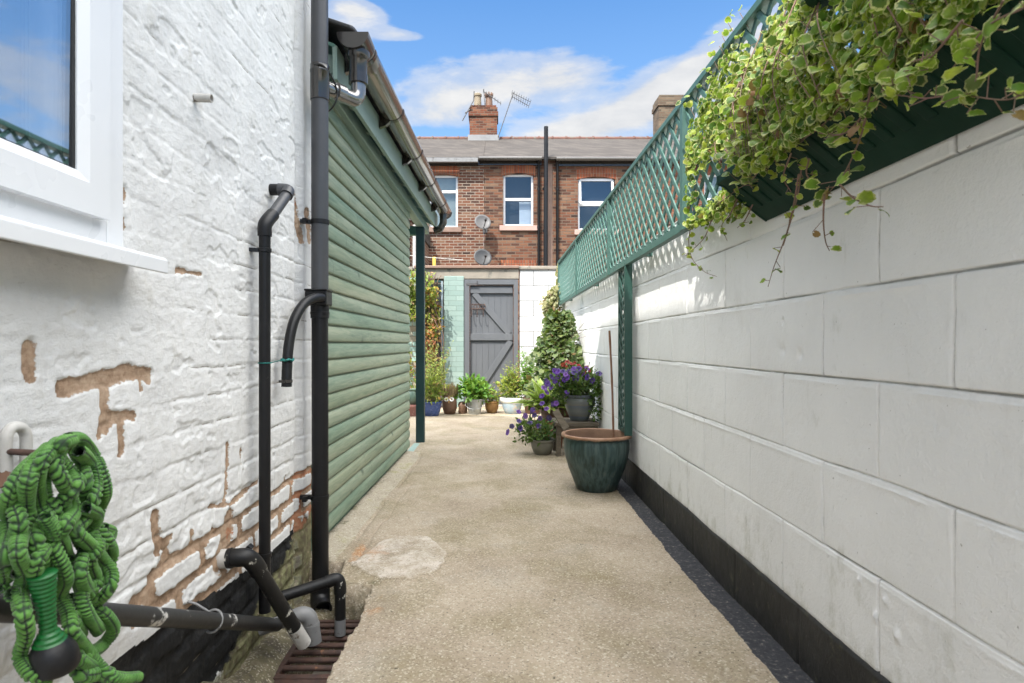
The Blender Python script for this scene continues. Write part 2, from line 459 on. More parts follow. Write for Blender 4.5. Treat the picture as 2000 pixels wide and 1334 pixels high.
def mat_brick(name, stops, mortar=(.155, .115, .085), w=.225, hgt=.075, ms=.010, offs=.5, rot=False, bump=.6):
    m = NT(name)
    tc = m.n('ShaderNodeTexCoord', out=3)
    sp = m.t.nodes.new('ShaderNodeSeparateXYZ'); m.t.links.new(tc, sp.inputs[0])
    h = m.math('ADD', sp.outputs[0], sp.outputs[1])
    vec = m.n('ShaderNodeCombineXYZ', {'X': (sp.outputs[2] if rot else h), 'Y': (h if rot else sp.outputs[2])})
    wv = m.n('ShaderNodeVectorMath', {0: vec, 1: m.n('ShaderNodeVectorMath', {0: m.n('ShaderNodeTexNoise', {'Vector': tc, 'Scale': 9.0, 'Detail': 3.0}, out=1), 1: (.012, .012, .012)}, operation='MULTIPLY')}, operation='ADD')
    bt = m.t.nodes.new('ShaderNodeTexBrick'); m.t.links.new(wv, bt.inputs['Vector'])
    for k, v in (('Scale', 1.0), ('Mortar Size', ms), ('Mortar Smooth', .25), ('Bias', 0.0), ('Brick Width', w), ('Row Height', hgt)): bt.inputs[k].default_value = v
    bt.offset = offs
    bt.inputs['Color1'].default_value = (0, 0, 0, 1); bt.inputs['Color2'].default_value = (1, 1, 1, 1); bt.inputs['Mortar'].default_value = (.5, .5, .5, 1)
    val = m.math('ADD', m.math('MULTIPLY', bt.outputs[0], .72), m.math('MULTIPLY', m.noise(m.pos(), 3.0, 5, .65), .36))
    c = m.ramp(val, stops)
    c = m.mix(m.ramp(m.noise(m.pos(), 26, 5, .7), [(.5, 0.0), (.75, .35)]), c, tuple(x*.8 for x in mortar))
    if name.find('brick') > 0 and 'painted' not in name: c = m.mix(m.ramp(m.noise(m.pos((1, 1, .5)), .9, 5, .65), [(.5, 0.0), (.75, .55)]), c, (.035, .028, .024))
    c = m.mix(bt.outputs[1], c, m.mix(m.noise(m.pos(), 6, 4), mortar, tuple(x*.6 for x in mortar)))
    m.bump(m.math('SUBTRACT', m.math('MULTIPLY', m.noise(m.pos(), 60, 4), .4), bt.outputs[1]), bump, .008)
    m.set(Base_Color=c, Roughness=.85, Specular_IOR_Level=.2)
    return m.m

def mat_wood_green():
    m = NT('green_stained_timber')
    bd = m.attr('board')
    p = m.pos()
    off = m.n('ShaderNodeCombineXYZ', {'X': 0.0, 'Y': m.math('MULTIPLY', bd, 37.0), 'Z': m.math('MULTIPLY', bd, 11.0)})
    q = m.n('ShaderNodeVectorMath', {0: p, 1: off}, operation='ADD')
    qs = m.n('ShaderNodeMapping', {'Vector': q, 'Scale': (1, .09, 1.2)})
    grain = m.noise(qs, 42, 6, .65, 1.3)
    wide = m.noise(qs, 9, 4, .55, .8)
    c = m.ramp(m.math('ADD', m.math('MULTIPLY', grain, .55), m.math('MULTIPLY', wide, .5)), [(.36, (.11, .165, .125)), (.5, (.195, .248, .187)), (.66, (.29, .325, .25))])
    tone = m.ramp(bd, [(0, (.80, .92, .86)), (.5, (1, 1, .95)), (1, (1.05, 1.0, .88))])
    c = m.mix(1.0, c, tone, 'MULTIPLY')
    # knots and dark streaks
    kv = m.n('ShaderNodeTexVoronoi', {'Vector': m.n('ShaderNodeMapping', {'Vector': q, 'Scale': (1, .75, 1.0)}), 'Scale': 5.0}, out=0)
    kn = m.ramp(m.math('ADD', kv, m.math('MULTIPLY', m.math('SUBTRACT', m.noise(q, 40, 4), .5), .08)), [(.05, .9), (.085, .35), (.14, 0.0)])
    c = m.mix(kn, c, (.055, .085, .06))
    st = m.ramp(m.noise(m.n('ShaderNodeMapping', {'Vector': q, 'Scale': (1, .8, .5)}), 8, 6, .7, .6), [(.60, 0.0), (.76, .6)])
    c = m.mix(st, c, (.13, .21, .16))
    sy = m.t.nodes.new('ShaderNodeSeparateXYZ'); m.t.links.new(p, sy.inputs[0])
    fr = m.math('FRACT', m.math('ADD', m.math('MULTIPLY', sy.outputs[1], .55), m.math('MULTIPLY', bd, 7.31)))
    c = m.mix(m.ramp(fr, [(.0, .85), (.0022, .85), (.004, 0.0)]), c, (.03, .05, .04))
    m.bump(grain, .25, .003)
    m.set(Base_Color=c, Roughness=.5, Specular_IOR_Level=.4)
    return m.m

def mat_leaf(name, stops, edge=None, trans=.3, veins=True, rough=.45, dead=None):
    """stops: leaf colours spread by the per-leaf random; edge: paler margin colour"""
    m = NT(name)
    rn = m.attr('rnd'); e = m.attr('edge')
    c = m.ramp(rn, stops)
    p = m.pos()
    if edge:
        en = m.math('ADD', e, m.math('MULTIPLY', m.math('SUBTRACT', m.noise(p, 110, 5, .65), .5), 1.1))
        en = m.math('SUBTRACT', en, m.math('MULTIPLY', m.math('FRACT', m.math('MULTIPLY', rn, 5.7)), .22))
        c = m.mix(m.ramp(en, [(.66, 0.0), (.80, .92)]), c, edge)
    c = m.mix(m.ramp(m.noise(p, 60, 5, .65), [(.35, .0), (.7, .6)]), c, (.03, .055, .010))
    if dead:
        k = m.ramp(m.math('FRACT', m.math('MULTIPLY', rn, 17.3)), [(1-dead[1]-.01, 0.0), (1-dead[1], 1.0)])
        c = m.mix(k, c, dead[0])
    m.set(Base_Color=c, Roughness=rough, Specular_IOR_Level=.35)
    tr = m.n('ShaderNodeBsdfTranslucent', {'Color': m.mix(.35, c, (.42, .55, .05))})
    mx = m.t.nodes.new('ShaderNodeMixShader'); mx.inputs[0].default_value = trans
    m.t.links.new(m.b.outputs[0], mx.inputs[1]); m.t.links.new(tr, mx.inputs[2])
    m.t.links.new(mx.outputs[0], m.out.inputs['Surface'])
    return m.m

def mat_glass(name, gloss=.4, tint=(.55, .6, .62)):
    m = NT(name)
    g = m.n('ShaderNodeBsdfGlossy', {'Color': (.95, .97, 1.0, 1), 'Roughness': .015})
    t = m.n('ShaderNodeBsdfTransparent', {'Color': (*tint, 1)})
    lw = m.n('ShaderNodeLayerWeight', {'Blend': .3}, out=0)
    f = m.math('ADD', m.math('MULTIPLY', lw, .3), gloss, True)
    mx = m.t.nodes.new('ShaderNodeMixShader')
    m.t.links.new(f, mx.inputs[0]); m.t.links.new(t, mx.inputs[1]); m.t.links.new(g, mx.inputs[2])
    m.t.links.new(mx.outputs[0], m.out.inputs['Surface'])
    return m.m

M = {}
M['wbrick'] = mat_white_brick(); M['block'] = mat_block(); M['plinth'] = mat_plinth(); M['concrete'] = mat_concrete()
M['clad'] = mat_wood_green()
M['green'] = surf('green_paint', (.085, .19, .15), (.06, .145, .115), 7, .5, .3, 50, stretch=(1, .25, 1), spots=((.22, .27, .2), 30, .69))
M['trellis'] = surf('trellis_green_paint', (.058, .135, .112), (.045, .108, .090), 9, .5, .25, 60, spots=((.20, .25, .19), 40, .70))
M['dgreen'] = surf('dark_green_paint', (.012, .042, .042), (.008, .03, .03), 5, .45, .15)
M['trough'] = surf('dark_green_plastic', (.006, .034, .021), (.0045, .025, .015), 5, .6, .1, spec=.15)
M['pipe'] = surf('black_pipe_plastic', (.006, .006, .0065), (.010, .010, .011), 6, .42, .12, 80, spots=((.30, .29, .27), 55, .70), spec=.3)
M['pipe2'] = surf('splashed_black_pipe', (.007, .007, .0075), (.013, .0125, .012), 6, .45, .2, 70, spots=((.50, .48, .42), 24, .60), spec=.3)
M['gloss'] = surf('gloss_black_plastic', (.020, .017, .015), (.028, .024, .020), 5, .16, .03, 40, spec=.8)
M['greyp'] = surf('grey_pipe_plastic', (.20, .20, .20), (.15, .15, .148), 9, .5, .15, spots=((.07, .065, .055), 18, .58))
M['whitep'] = surf('old_white_paint', (.50, .49, .46), (.38, .36, .33), 14, .6, .4, 50, spots=((.16, .13, .10), 20, .60))
M['upvc'] = surf('white_window_plastic', (.68, .69, .70), (.65, .66, .67), 3, .3, .02, 30)
M['gasket'] = surf('black_gasket', (.012, .012, .012), None, 8, .6, .05)
M['glass'] = mat_glass('window_glass', .40, (.93, .95, .96))
M['glass_far'] = mat_glass('terrace_window_glass', .05, (.85, .88, .9))
M['rust'] = surf('rusty_iron', (.075, .036, .024), (.035, .021, .017), 22, .8, .6, 60, spots=((.20, .095, .05), 14, .6))
M['slate'] = surf('slate', (.17, .155, .15), (.12, .11, .11), 9, .7, .4, 30)
M['tile'] = surf('dark_roof_tile', (.035, .035, .038), (.055, .053, .052), 8, .6, .4, 60, spots=((.16, .16, .13), 20, .68))
M['stone'] = surf('pale_sill_stone', (.40, .27, .225), (.33, .22, .185), 6, .8, .3)
M['brownst'] = surf('brown_sill_stone', (.22, .145, .11), (.17, .11, .085), 6, .8, .3)
M['render'] = surf('bare_concrete', (.27, .24, .195), (.20, .175, .145), 4, .85, .5, 40, spots=((.14, .13, .11), 7, .6))
M['gate'] = surf('grey_gate_paint', (.100, .105, .114), (.085, .090, .098), 6, .55, .2, 60, stretch=(1, 1, .2), spots=((.07, .07, .075), 18, .69))
M['turq'] = mat_brick('turquoise_painted_brick', [(.2, (.20, .275, .25)), (.5, (.225, .30, .272)), (.8, (.25, .325, .295))], (.205, .275, .25), ms=.005, bump=.22)
M['turqpeel'] = mat_brick('peeling_turquoise_brick', [(.2, (.30, .25, .18)), (.45, (.38, .35, .28)), (.6, (.28, .40, .36)), (.85, (.32, .45, .40))], (.30, .27, .21), ms=.007)
M['wblock'] = mat_brick('white_painted_block', [(.0, (.52, .52, .51)), (1, (.60, .60, .59))], (.20, .20, .195), w=.45, hgt=.225, ms=.006, bump=.8)
BR = [(.12, (.022, .014, .012)), (.30, (.068, .031, .021)), (.47, (.118, .046, .026)), (.62, (.146, .058, .032)), (.77, (.165, .086, .051)), (.95, (.175, .112, .074))]
M['brick'] = mat_brick('old_red_brick', BR)
M['brick2'] = mat_brick('sooty_red_brick', [(p, tuple(v*k for v, k in zip(c, (.92, .85, .85)))) for p, c in BR], (.30, .25, .2))
M['brick3'] = mat_brick('orange_red_brick', [(p, tuple(v*k for v, k in zip(c, (1.05, .82, .75)))) for p, c in BR])
M['arch'] = mat_brick('arch_brick', [(.1, (.17, .045, .022)), (.5, (.25, .07, .032)), (.9, (.30, .11, .05))], (.22, .15, .11), w=.34, hgt=.075, rot=True, ms=.007, offs=0)
M['brown'] = surf('glazed_brown_clay', (.16, .085, .05), (.10, .055, .035), 10, .6, .3)
M['terra'] = surf('terracotta', (.42, .17, .085), (.33, .13, .07), 9, .8, .3, spots=((.45, .33, .26), 12, .62))
M['soil'] = surf('potting_soil', (.055, .035, .022), (.03, .02, .013), 40, .95, 1.0, 60)
M['cream'] = surf('cream_clay', (.24, .195, .13), (.18, .145, .10), 8, .75, .3)
M['lead'] = surf('lead_flashing', (.22, .22, .22), (.16, .16, .16), 5, .6, .3)
M['alu'] = surf('dull_aluminium', (.085, .083, .085), (.06, .058, .058), 10, .6, .1, metal=.2)
M['dishg'] = surf('pale_grey_dish', (.085, .082, .08), (.065, .062, .062), 5, .5, .1)
M['dishd'] = surf('dark_grey_dish', (.032, .033, .035), (.022, .023, .024), 5, .5, .1)
M['white'] = surf('plain_white', (.80, .80, .79), (.74, .74, .73), 6, .5, .05)
M['blind'] = surf('pale_blind', (.50, .52, .47), (.42, .45, .41), 6, .8, .2)
M['room'] = surf('dark_room', (.045, .045, .05), (.03, .03, .035), 2, .9, .05)
M['curtain'] = surf('net_curtain', (.72, .75, .80), (.64, .68, .74), 4, .9, .2, stretch=(1, 6, .3))
M['oldwood'] = surf('weathered_wood', (.17, .14, .10), (.09, .072, .053), 10, .85, .6, 40, stretch=(1, 5, 5))
M['cane'] = surf('bamboo', (.25, .13, .075), (.18, .09, .05), 20, .6, .2)
M['cable'] = surf('black_cable', (.012, .012, .012), None, 8, .5, .05)
M['stem'] = surf('plant_stem', (.20, .10, .085), (.13, .10, .05), 15, .7, .2)
M['gstem'] = surf('green_stem', (.11, .16, .04), (.16, .14, .06), 15, .7, .2)
M['twine'] = surf('teal_twine', (.012, .16, .14), None, 30, .8, .4)
# ================================================================== THE SETTING
# one far sheet of ground, below the yard
gm = MB().add([(-600, -600, -.32), (600, -600, -.32), (600, 600, -.32), (-600, 600, -.32)], [(0, 1, 2, 3)])
tag(gm.build('ground', M['render']), kind='structure')

SID = lambda Y: -.795 + .022*(Y-2.6)          # line of the outhouse cladding
def build_yard():
    xs = np.concatenate([[-4.6, -3.4, -2.4, -1.7, -1.3, -1.05], np.linspace(-.9, .9, 330), [1.0, 1.06]])
    ys = np.concatenate([[-5, -3, -2, -1, 0, .5, .9], np.geomspace(1.2, 8.72, 520), [8.8]])
    Y, X = np.meshgrid(ys, xs, indexing='ij')
    Z = .012*fbm(X*1.3, Y*1.3, 1, 3) + .004*fbm(X*7, Y*7, 3, 4) + .0022*fbm(X*40, Y*40, 8, 3)
    sid = SID(Y)
    # patch of newer mortar
    pd = np.hypot((X+.39)/.275, (Y-2.56)/.30) + .38*fbm(X*5, Y*5, 12, 3)
    patch = 1-sst(.72, 1.05, pd)
    Z += .007*sst(.3, .7, patch)
    rust = .62*(1-sst(.0, .17, np.hypot(X+.53, (Y-2.62)*.6))) + .5*(1-sst(0, .1, np.hypot((X+.44), (Y-2.1)*.35)))+.45*(1-sst(0, .05, np.abs(X+.62+.02*fbm(Y*4, X, 2))))*(Y > 2.5)*(Y < 4)
    # mortar haunch along the outhouse, with a broken groove at its foot
    hb = -.665 + .02*(Y-3) + .035*fbm(Y*2.1, X*0, 14, 3)
    on = sst(2.50, 2.56, Y)*(1-sst(5.0, 5.1, Y))
    d = np.clip((hb-X)/(hb-sid-.0), -.2, 1.3)
    haunch = on*sst(-.02, .10, d)
    Z += on*.020*sst(0, .9, d) - on*.010*np.exp(-((hb+.012-X)/.009)**2)*sst(-.1, .25, fbm(Y*3, X*0, 15, 2)+.1)
    moss = on*.50*sst(.45, .95, d + .2*fbm(Y*4, X*4, 18, 2))
    # second groove and broken lip
    Z -= .006*np.exp(-((X-hb-.085-.02*fbm(Y*5, X*0, 19))/.006)**2)*sst(2.35, 2.6, Y)*(1-sst(3.5, 4.2, Y))
    # the sunk gully: slab edge at x=-.465, back at y=2.27
    ex = -.470 + .018*fbm(Y*6, X*0, 21, 3) + .10*(1-sst(1.35, 1.75, Y))*0
    ey = 2.275 + .02*fbm(X*7, Y*0, 22, 3) + .245*sst(-.615, -.655, X)
    rec = sst(0, .012, ex-X)*sst(0, .012, ey-Y)*sst(1.30, 1.62, Y)
    depth = .150*sst(1.42, 1.86, Y)
    Z = Z*(1-rec) + rec*(-depth + .006*fbm(X*20, Y*20, 23, 3))
    pit = sst(-.705, -.69, X)*sst(1.88, 1.895, Y)*(1-sst(2.25, 2.262, Y))*rec
    Z -= .20*pit
    # mortar fillet sloping from the house wall down to the gully
    fil = sst(.0, .13, -.66-X+.03*fbm(Y*5, X*5, 24, 2))*sst(0, .02, ey-.02-Y)
    Z += rec*fil*.06*(1-sst(1.95, 2.3, Y)*.6)
    moss = np.maximum(moss, rec*(.70+.2*fil))
    lip = (1-sst(.0, .06, np.abs(ex-X)))*(X > ex-.01)*(Y < 2.3)*(Y > 1.2)
    moss = np.maximum(moss, lip*.45); Z -= .008*lip*(X > ex)
    Z += -.008*(1-sst(0, .05, np.abs(Y-ey-.01)))*(X < -.45)*(Y > ey)*(X > -.8)
    moss = np.maximum(moss, .55*(1-sst(0, .07, np.abs(Y-ey-.02)))*(X < -.42)*(X > -.8))
    rust = np.maximum(rust, .55*(1-sst(.0, .10, np.abs(X+.42)))*(1-sst(.0, .16, np.abs(Y-2.05))))
    # settlement crack across the alley
    cl = 5.66 + .05*fbm(X*3, Y*0, 29, 3)
    Z -= .006*np.exp(-((Y-cl)/.010)**2)
    # tarred strip beside the block wall
    tar = sst(-.05, .05, X - (.778 + .010*fbm(Y*5, X*0, 26, 4)))*(1-sst(6.0, 6.6, Y))
    Z -= .004*tar
    teal = .9*sst(0, .03, .045-np.abs(X+.735))*sst(5.02, 5.08, Y)*(1-sst(5.5, 5.6, Y))
    P = np.stack([X, Y, Z], -1)
    o = grid_mesh('yard', P, M['concrete'], None, dict(patch=patch, rust=rust, haunch=haunch, moss=moss, tar=tar, teal=teal), flip=True)
    tag(o, kind='structure')
build_yard()

# ------------------------------------------------------------------ the house on the left
WX = -.80
def wp(px, py):
    Y = .8*FPX/(VX-px)
    return (Y, CH-(py-VY)/FPX*Y)
WEAR = [  # exposed mortar: polyline in photo pixels on the wall, half width in metres
 ([(57, 680), (62, 731)], .011), ([(120, 758), (168, 749), (210, 740), (249, 725), (291, 732)], .013), ([(204, 745), (204, 800), (210, 836)], .011),
 ([(207, 815), (261, 812)], .010), ([(276, 738), (276, 761)], .007), ([(237, 815), (238, 884)], .010), ([(200, 815), (196, 846)], .009),
 ([(304, 1008), (310, 1072)], .013), ([(446, 868), (444, 927), (439, 980)], .010), ([(411, 990), (451, 984), (504, 940)], .006),
 ([(446, 1020), (440, 1062), (430, 1090)], .032),

 ([(583, 1023), (592, 1075)], .022), ([(600, 1000), (600, 1100)], .012),
 ([(579, 372), (582, 413), (587, 470)], .013), ([(594, 419), (600, 465)], .024), ([(345, 529), (396, 535)], .006),
 ([(262, 1180), (290, 1160)], .014), ([(243, 370), (243, 395)], .006), ([(243, 425), (243, 445)], .004), ([(470, 880), (475, 920)], .005)]
TAR = [(.9, .30), (1.23, .262), (1.38, .258), (1.62, .225), (1.885, .205), (2.1, .19), (2.30, .185), (2.345, .20), (2.33, .07), (2.29, -.02), (2.1, -.09), (1.85, -.09), (1.7, -.02), (1.55, -.05), (1.2, -.2), (.9, -.2)]

def wall_field(Y, Z):
    """relief (m, towards the alley) plus wear and painted-shade masks of the thickly painted brick"""
    yy = Y + .010*fbm(Y*3, Z*3, 31, 3) + .004*fbm(Y*26, Z*26, 34, 2)
    zz = Z + .007*fbm(Y*2.2, Z*3, 35, 3) + .004*fbm(Y*24, Z*24, 38, 2)
    c, L = .0785, .232
    row = np.floor(zz/c); fz = zz/c-row
    hdr = (row % 4 == 1)
    Lr = np.where(hdr, L*.5, L)
    off = np.where(row % 2 == 0, 0, .5)*Lr + .02*np.sin(row*12.9)
    by = (yy+off)/Lr; col = np.floor(by); fy = by-col
    ez = np.minimum(fz, 1-fz)*c; ey = np.minimum(fy, 1-fy)*Lr
    rnd = _T[7][(row.astype(int)*7) % 256, (col.astype(int)*13+row.astype(int)*3) % 256]
    e = np.minimum(ez, ey) + .0035*fbm(Y*60, Z*60, 40, 2)
    up = sst(1.1, 2.1, Z)
    fill = np.clip(.62 - .57*sst(.4, 1.2, Z) + 1.0*fbm(Y*2.3, Z*2.3, 41, 3), .0, 1.05)
    br = sst(.0005, .0095, e)
    und = np.exp(-((fz*c-.004)/.0035)**2)*(ey > .012)          # hard line under a brick, here and there
    h = .0036*fill*(br-1) - .0028*und*sst(.02, .16, fbm(Y*3.1, Z*4.3, 61, 3))*(1-.3*up) + .0032*(rnd-.5)*(.3+.7*fill)
    h += .002*(rnd-.5)*(fz-.5)*fill
    h += .0055*fbm(Y*3.0, Z*3.4, 44, 3) + .0016*fbm(Y*11, Z*15, 47, 4) + .0016*np.abs(fbm(Y*30, Z*40, 50, 3)) + .0012*fbm(Y*70, Z*90, 54, 2)
    # ragged steps where thick paint has broken away
    k = fbm(Y*4.2+.4*Z, Z*7.5-.5*Y, 52, 4)
    h -= .0007*sst(.10, .118, k) * sst(-.2, .2, fbm(Y*1.7, Z*1.7, 55))
    k2 = fbm(Y*9, Z*17, 57, 3)
    h -= .003*sst(.30, .315, k2)
    # smoother quoin at the end of the house, with a hollow beside it
    q = sst(2.40, 2.43, Y)
    h = h*(1-.55*q) + .010*q - .016*np.exp(-((Y-2.375)/.022)**2)
    crk_shade = und*sst(.02, .16, fbm(Y*3.1, Z*4.3, 61, 3))*sst(-.1, .15, fbm(Y*9, Z*9, 63, 2)+.1)  # mask for the shade painted under brick edges
    crk_shade = np.maximum(crk_shade, .9*np.exp(-((ey-.0)/.0022)**2)*sst(.10, .22, fbm(Y*2.7+9, Z*3.7, 62, 3))*(1-.5*up))
    wear = np.zeros(Y.shape); wid = np.full(Y.shape, 1.)
    wob = .009*fbm(Y*22, Z*22, 53, 3)
    for pts, w_ in WEAR:
        P = [wp(*p) for p in pts]
        for a, b in zip(P[:-1], P[1:]):
            d = seg_dist(Y, Z, a, b) + wob
            wear = np.maximum(wear, np.clip(1 - .5*d/(w_*1.22), 0, 1))
    # extra joints laid bare low down near the corner
    zt = .30 + .13*sst(1.34, 1.40, Y) + .13*fbm(Y*3.4, Z*3.4, 59, 2)
    low = sst(1.26, 1.32, Y)*(1-sst(zt-.02, zt+.02, Z))
    e2 = (np.maximum(ez, 1e-4)**-2.0+np.maximum(ey, 1e-4)**-2.0)**-.5 + .008*fbm(Y*19, Z*19, 49, 3)
    wear = np.maximum(wear, low*.80*(1-sst(.008, .021, e2)))
    wear = np.maximum(wear, q*.75*(1-sst(.10, .34, Z + .25*fbm(Y*9, Z*9, 60, 3))))
    h -= .0055*sst(.47, .52, wear)
    tar = np.where(in_poly(Y+.012*fbm(Y*14, Z*14, 56, 3), Z+.014*fbm(Y*11, Z*11, 58, 3), TAR), .8, .2)
    dirt = .75*(1-sst(.0, .10, Z + .30*(2.3-Y) - .10)) * (Y > 1.2)
    dirt = np.maximum(dirt, .62*(1-sst(-.02, .03, Z+.02)))
    brick = .55*np.exp(-((Y-1.77)/.05)**2-((Z-.36)/.05)**2) + .7*(wear > .5)*(rnd > .78)*np.exp(-((Y-2.5)/.3)**2)
    return h, dict(wear=wear, tar=tar, dirt=dirt, brick=brick, crk_shade=crk_shade)

def build_house():
    t = thing('whitewashed_house', 'white painted brick house wall with flaking paint and bare mortar beside the alley', 'house', (-.8, 2.55, 0))
    ys = np.concatenate([np.linspace(.70, 1.25, 150)[:-1], np.linspace(1.25, 2.55, 330)])
    zs = np.linspace(-.22, 2.75, 640)
    Y, Z = np.meshgrid(ys, zs, indexing='ij')
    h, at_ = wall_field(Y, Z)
    X = WX + h
    X[-1, :] = WX - .06; X[-2, :] = WX - .012; 
    P = np.stack([X, Y, Z], -1)
    # leave the window opening free
    inside = (Y[:-1, :-1] < 1.215) & (Z[:-1, :-1] > 1.16) & (Z[:-1, :-1] < 2.35)
    n, m = Y.shape
    i, j = np.meshgrid(np.arange(n-1), np.arange(m-1), indexing='ij')
    a = (i*m+j)[~inside].ravel()
    F = np.stack([a, a+m, a+m+1, a+1], 1)[:, ::-1]
    F = F[:, ::-1]
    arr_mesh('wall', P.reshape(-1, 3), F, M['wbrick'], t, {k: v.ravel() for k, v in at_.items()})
    # the rest of the house
    b = MB()
    b.box(-.98, -.81, -5.0, .18, -.3, 4.78)            # plain wall behind the camera
    b.box(-.98, -.81, .18, .69, -.3, 1.15); b.box(-.98, -.81, .18, 2.54, 2.36, 4.78)
    b.box(-.98, -.845, .69, 2.545, -.3, 1.14); b.box(-.98, -.845, 1.235, 2.545, 1.14, 2.36)
    b.prism([(-5.0, -.3), (-.985, -.3), (-.985, 4.78), (-2.9, 6.1), (-5.0, 4.68)], 'y', 2.32, 2.545)   # gable end
    b.box(-5.0, -.985, -5.0, -4.78, -.3, 4.7); b.box(-5.0, -4.8, -4.78, 2.31, -.3, 4.65)
    b.build('gable_wall', M['wbrick'], t)
    r = MB()
    for s, xe in ((1, -.52), (-1, -5.28)):
        zr, ze = 6.355, 4.695
        r.prism([(-2.9, zr), (xe, ze), (xe, ze+.05), (-2.9, zr+.06)], 'y', -5.1, 2.57)
    r.build('roof', M['tile'], t)
    MB().box(-.62, -.50, -5.1, 2.55, 4.60, 4.69).build('gutter', M['gloss'], t)
    # window
    w_ = MB()
    fx = -.775
    w_.box(-.86, fx, .20, 1.172, 1.128, 1.180); w_.box(-.86, fx, 1.172, 1.226, 1.128, 2.36); w_.box(-.86, fx, .20, 1.172, 2.31, 2.36); w_.box(-.86, fx, .14, .20, 1.128, 2.36)
    wo = w_.build('window', M['upvc'], t, bevel=.004)
    # opening sash: bevelled members with mitred corners
    s = MB()
    y0, y1, z0, z1 = .21, 1.156, 1.173, 2.30
    for k in range(4):
        C = [(y0, z0), (y1, z0), (y1, z1), (y0, z1)]
        I = [(y0+.077, z0+.077), (y1-.077, z0+.077), (y1-.077, z1-.077), (y0+.077, z1-.077)]
        q = [(y0+.058, z0+.058), (y1-.058, z0+.058), (y1-.058, z1-.058), (y0+.058, z1-.058)]
        a, b2 = k, (k+1) % 4
        xo, xi = -.757, -.768
        vs = [(xo, *C[a]), (xo, *C[b2]), (xo, *q[b2]), (xo, *q[a]), (xi, *I[b2]), (xi, *I[a]), (-.83, *C[a]), (-.83, *C[b2]), (-.83, *I[b2]), (-.83, *I[a])]
        s.add(vs, [(0, 1, 2, 3), (3, 2, 4, 5), (0, 6, 7, 1), (5, 4, 8, 9)])
    s.build('sash', M['upvc'], wo)
    g = MB()
    a0, a1, b0, b1 = y0+.075, y1-.075, z0+.075, z1-.075
    for q in ((a0, a0+.008, b0, b1), (a1-.010, a1, b0, b1), (a0+.008, a1-.010, b0, b0+.005), (a0+.008, a1-.010, b1-.006, b1)):
        g.box(-.790, -.7712, *q)
    g.build('gasket', M['gasket'], wo)
    MB().prism([(-.7785, b0-.003), (-.7745, b0-.003), (-.7690, b1+.003), (-.7730, b1+.003)], 'y', a0-.003, a1+.003).build('pane', M['glass'], wo)
    # sill
    sl_ = MB()
    sl_.prism([(-.83, 1.140), (-.722, 1.118), (-.716, 1.112), (-.716, 1.084), (-.724, 1.084), (-.728, 1.100), (-.83, 1.108)], 'y', .10, 1.286)
    sl_.build('window_sill', M['upvc'], t, bevel=.002)
    c = MB()
    pts = [( -.93+.012*math.sin(k*.9)+.006*math.sin(k*2.3), .30+k*.0105) for k in range(68)]
    for (xa, ya), (xb, yb) in zip(pts[:-1], pts[1:]):
        c.add([(xa, ya, 1.18), (xb, yb, 1.18), (xb, yb, 2.34), (xa, ya, 2.34)], [(0, 1, 2, 3)])
    c.build('curtain', M['curtain'], t, smooth=80, solid=.003)
    rm = MB()
    rm.box(-3.0, -2.95, .0, 1.6, .9, 2.5); rm.box(-2.95, -.87, -.1, -.05, .9, 2.5); rm.box(-2.95, -.99, 1.6, 1.65, .9, 2.5)
    rm.box(-2.95, -.99, -.05, 1.6, .85, .9); rm.box(-2.95, -.99, -.05, 1.6, 2.5, 2.55)
    rm.build('room', M['room'], t)
build_house()

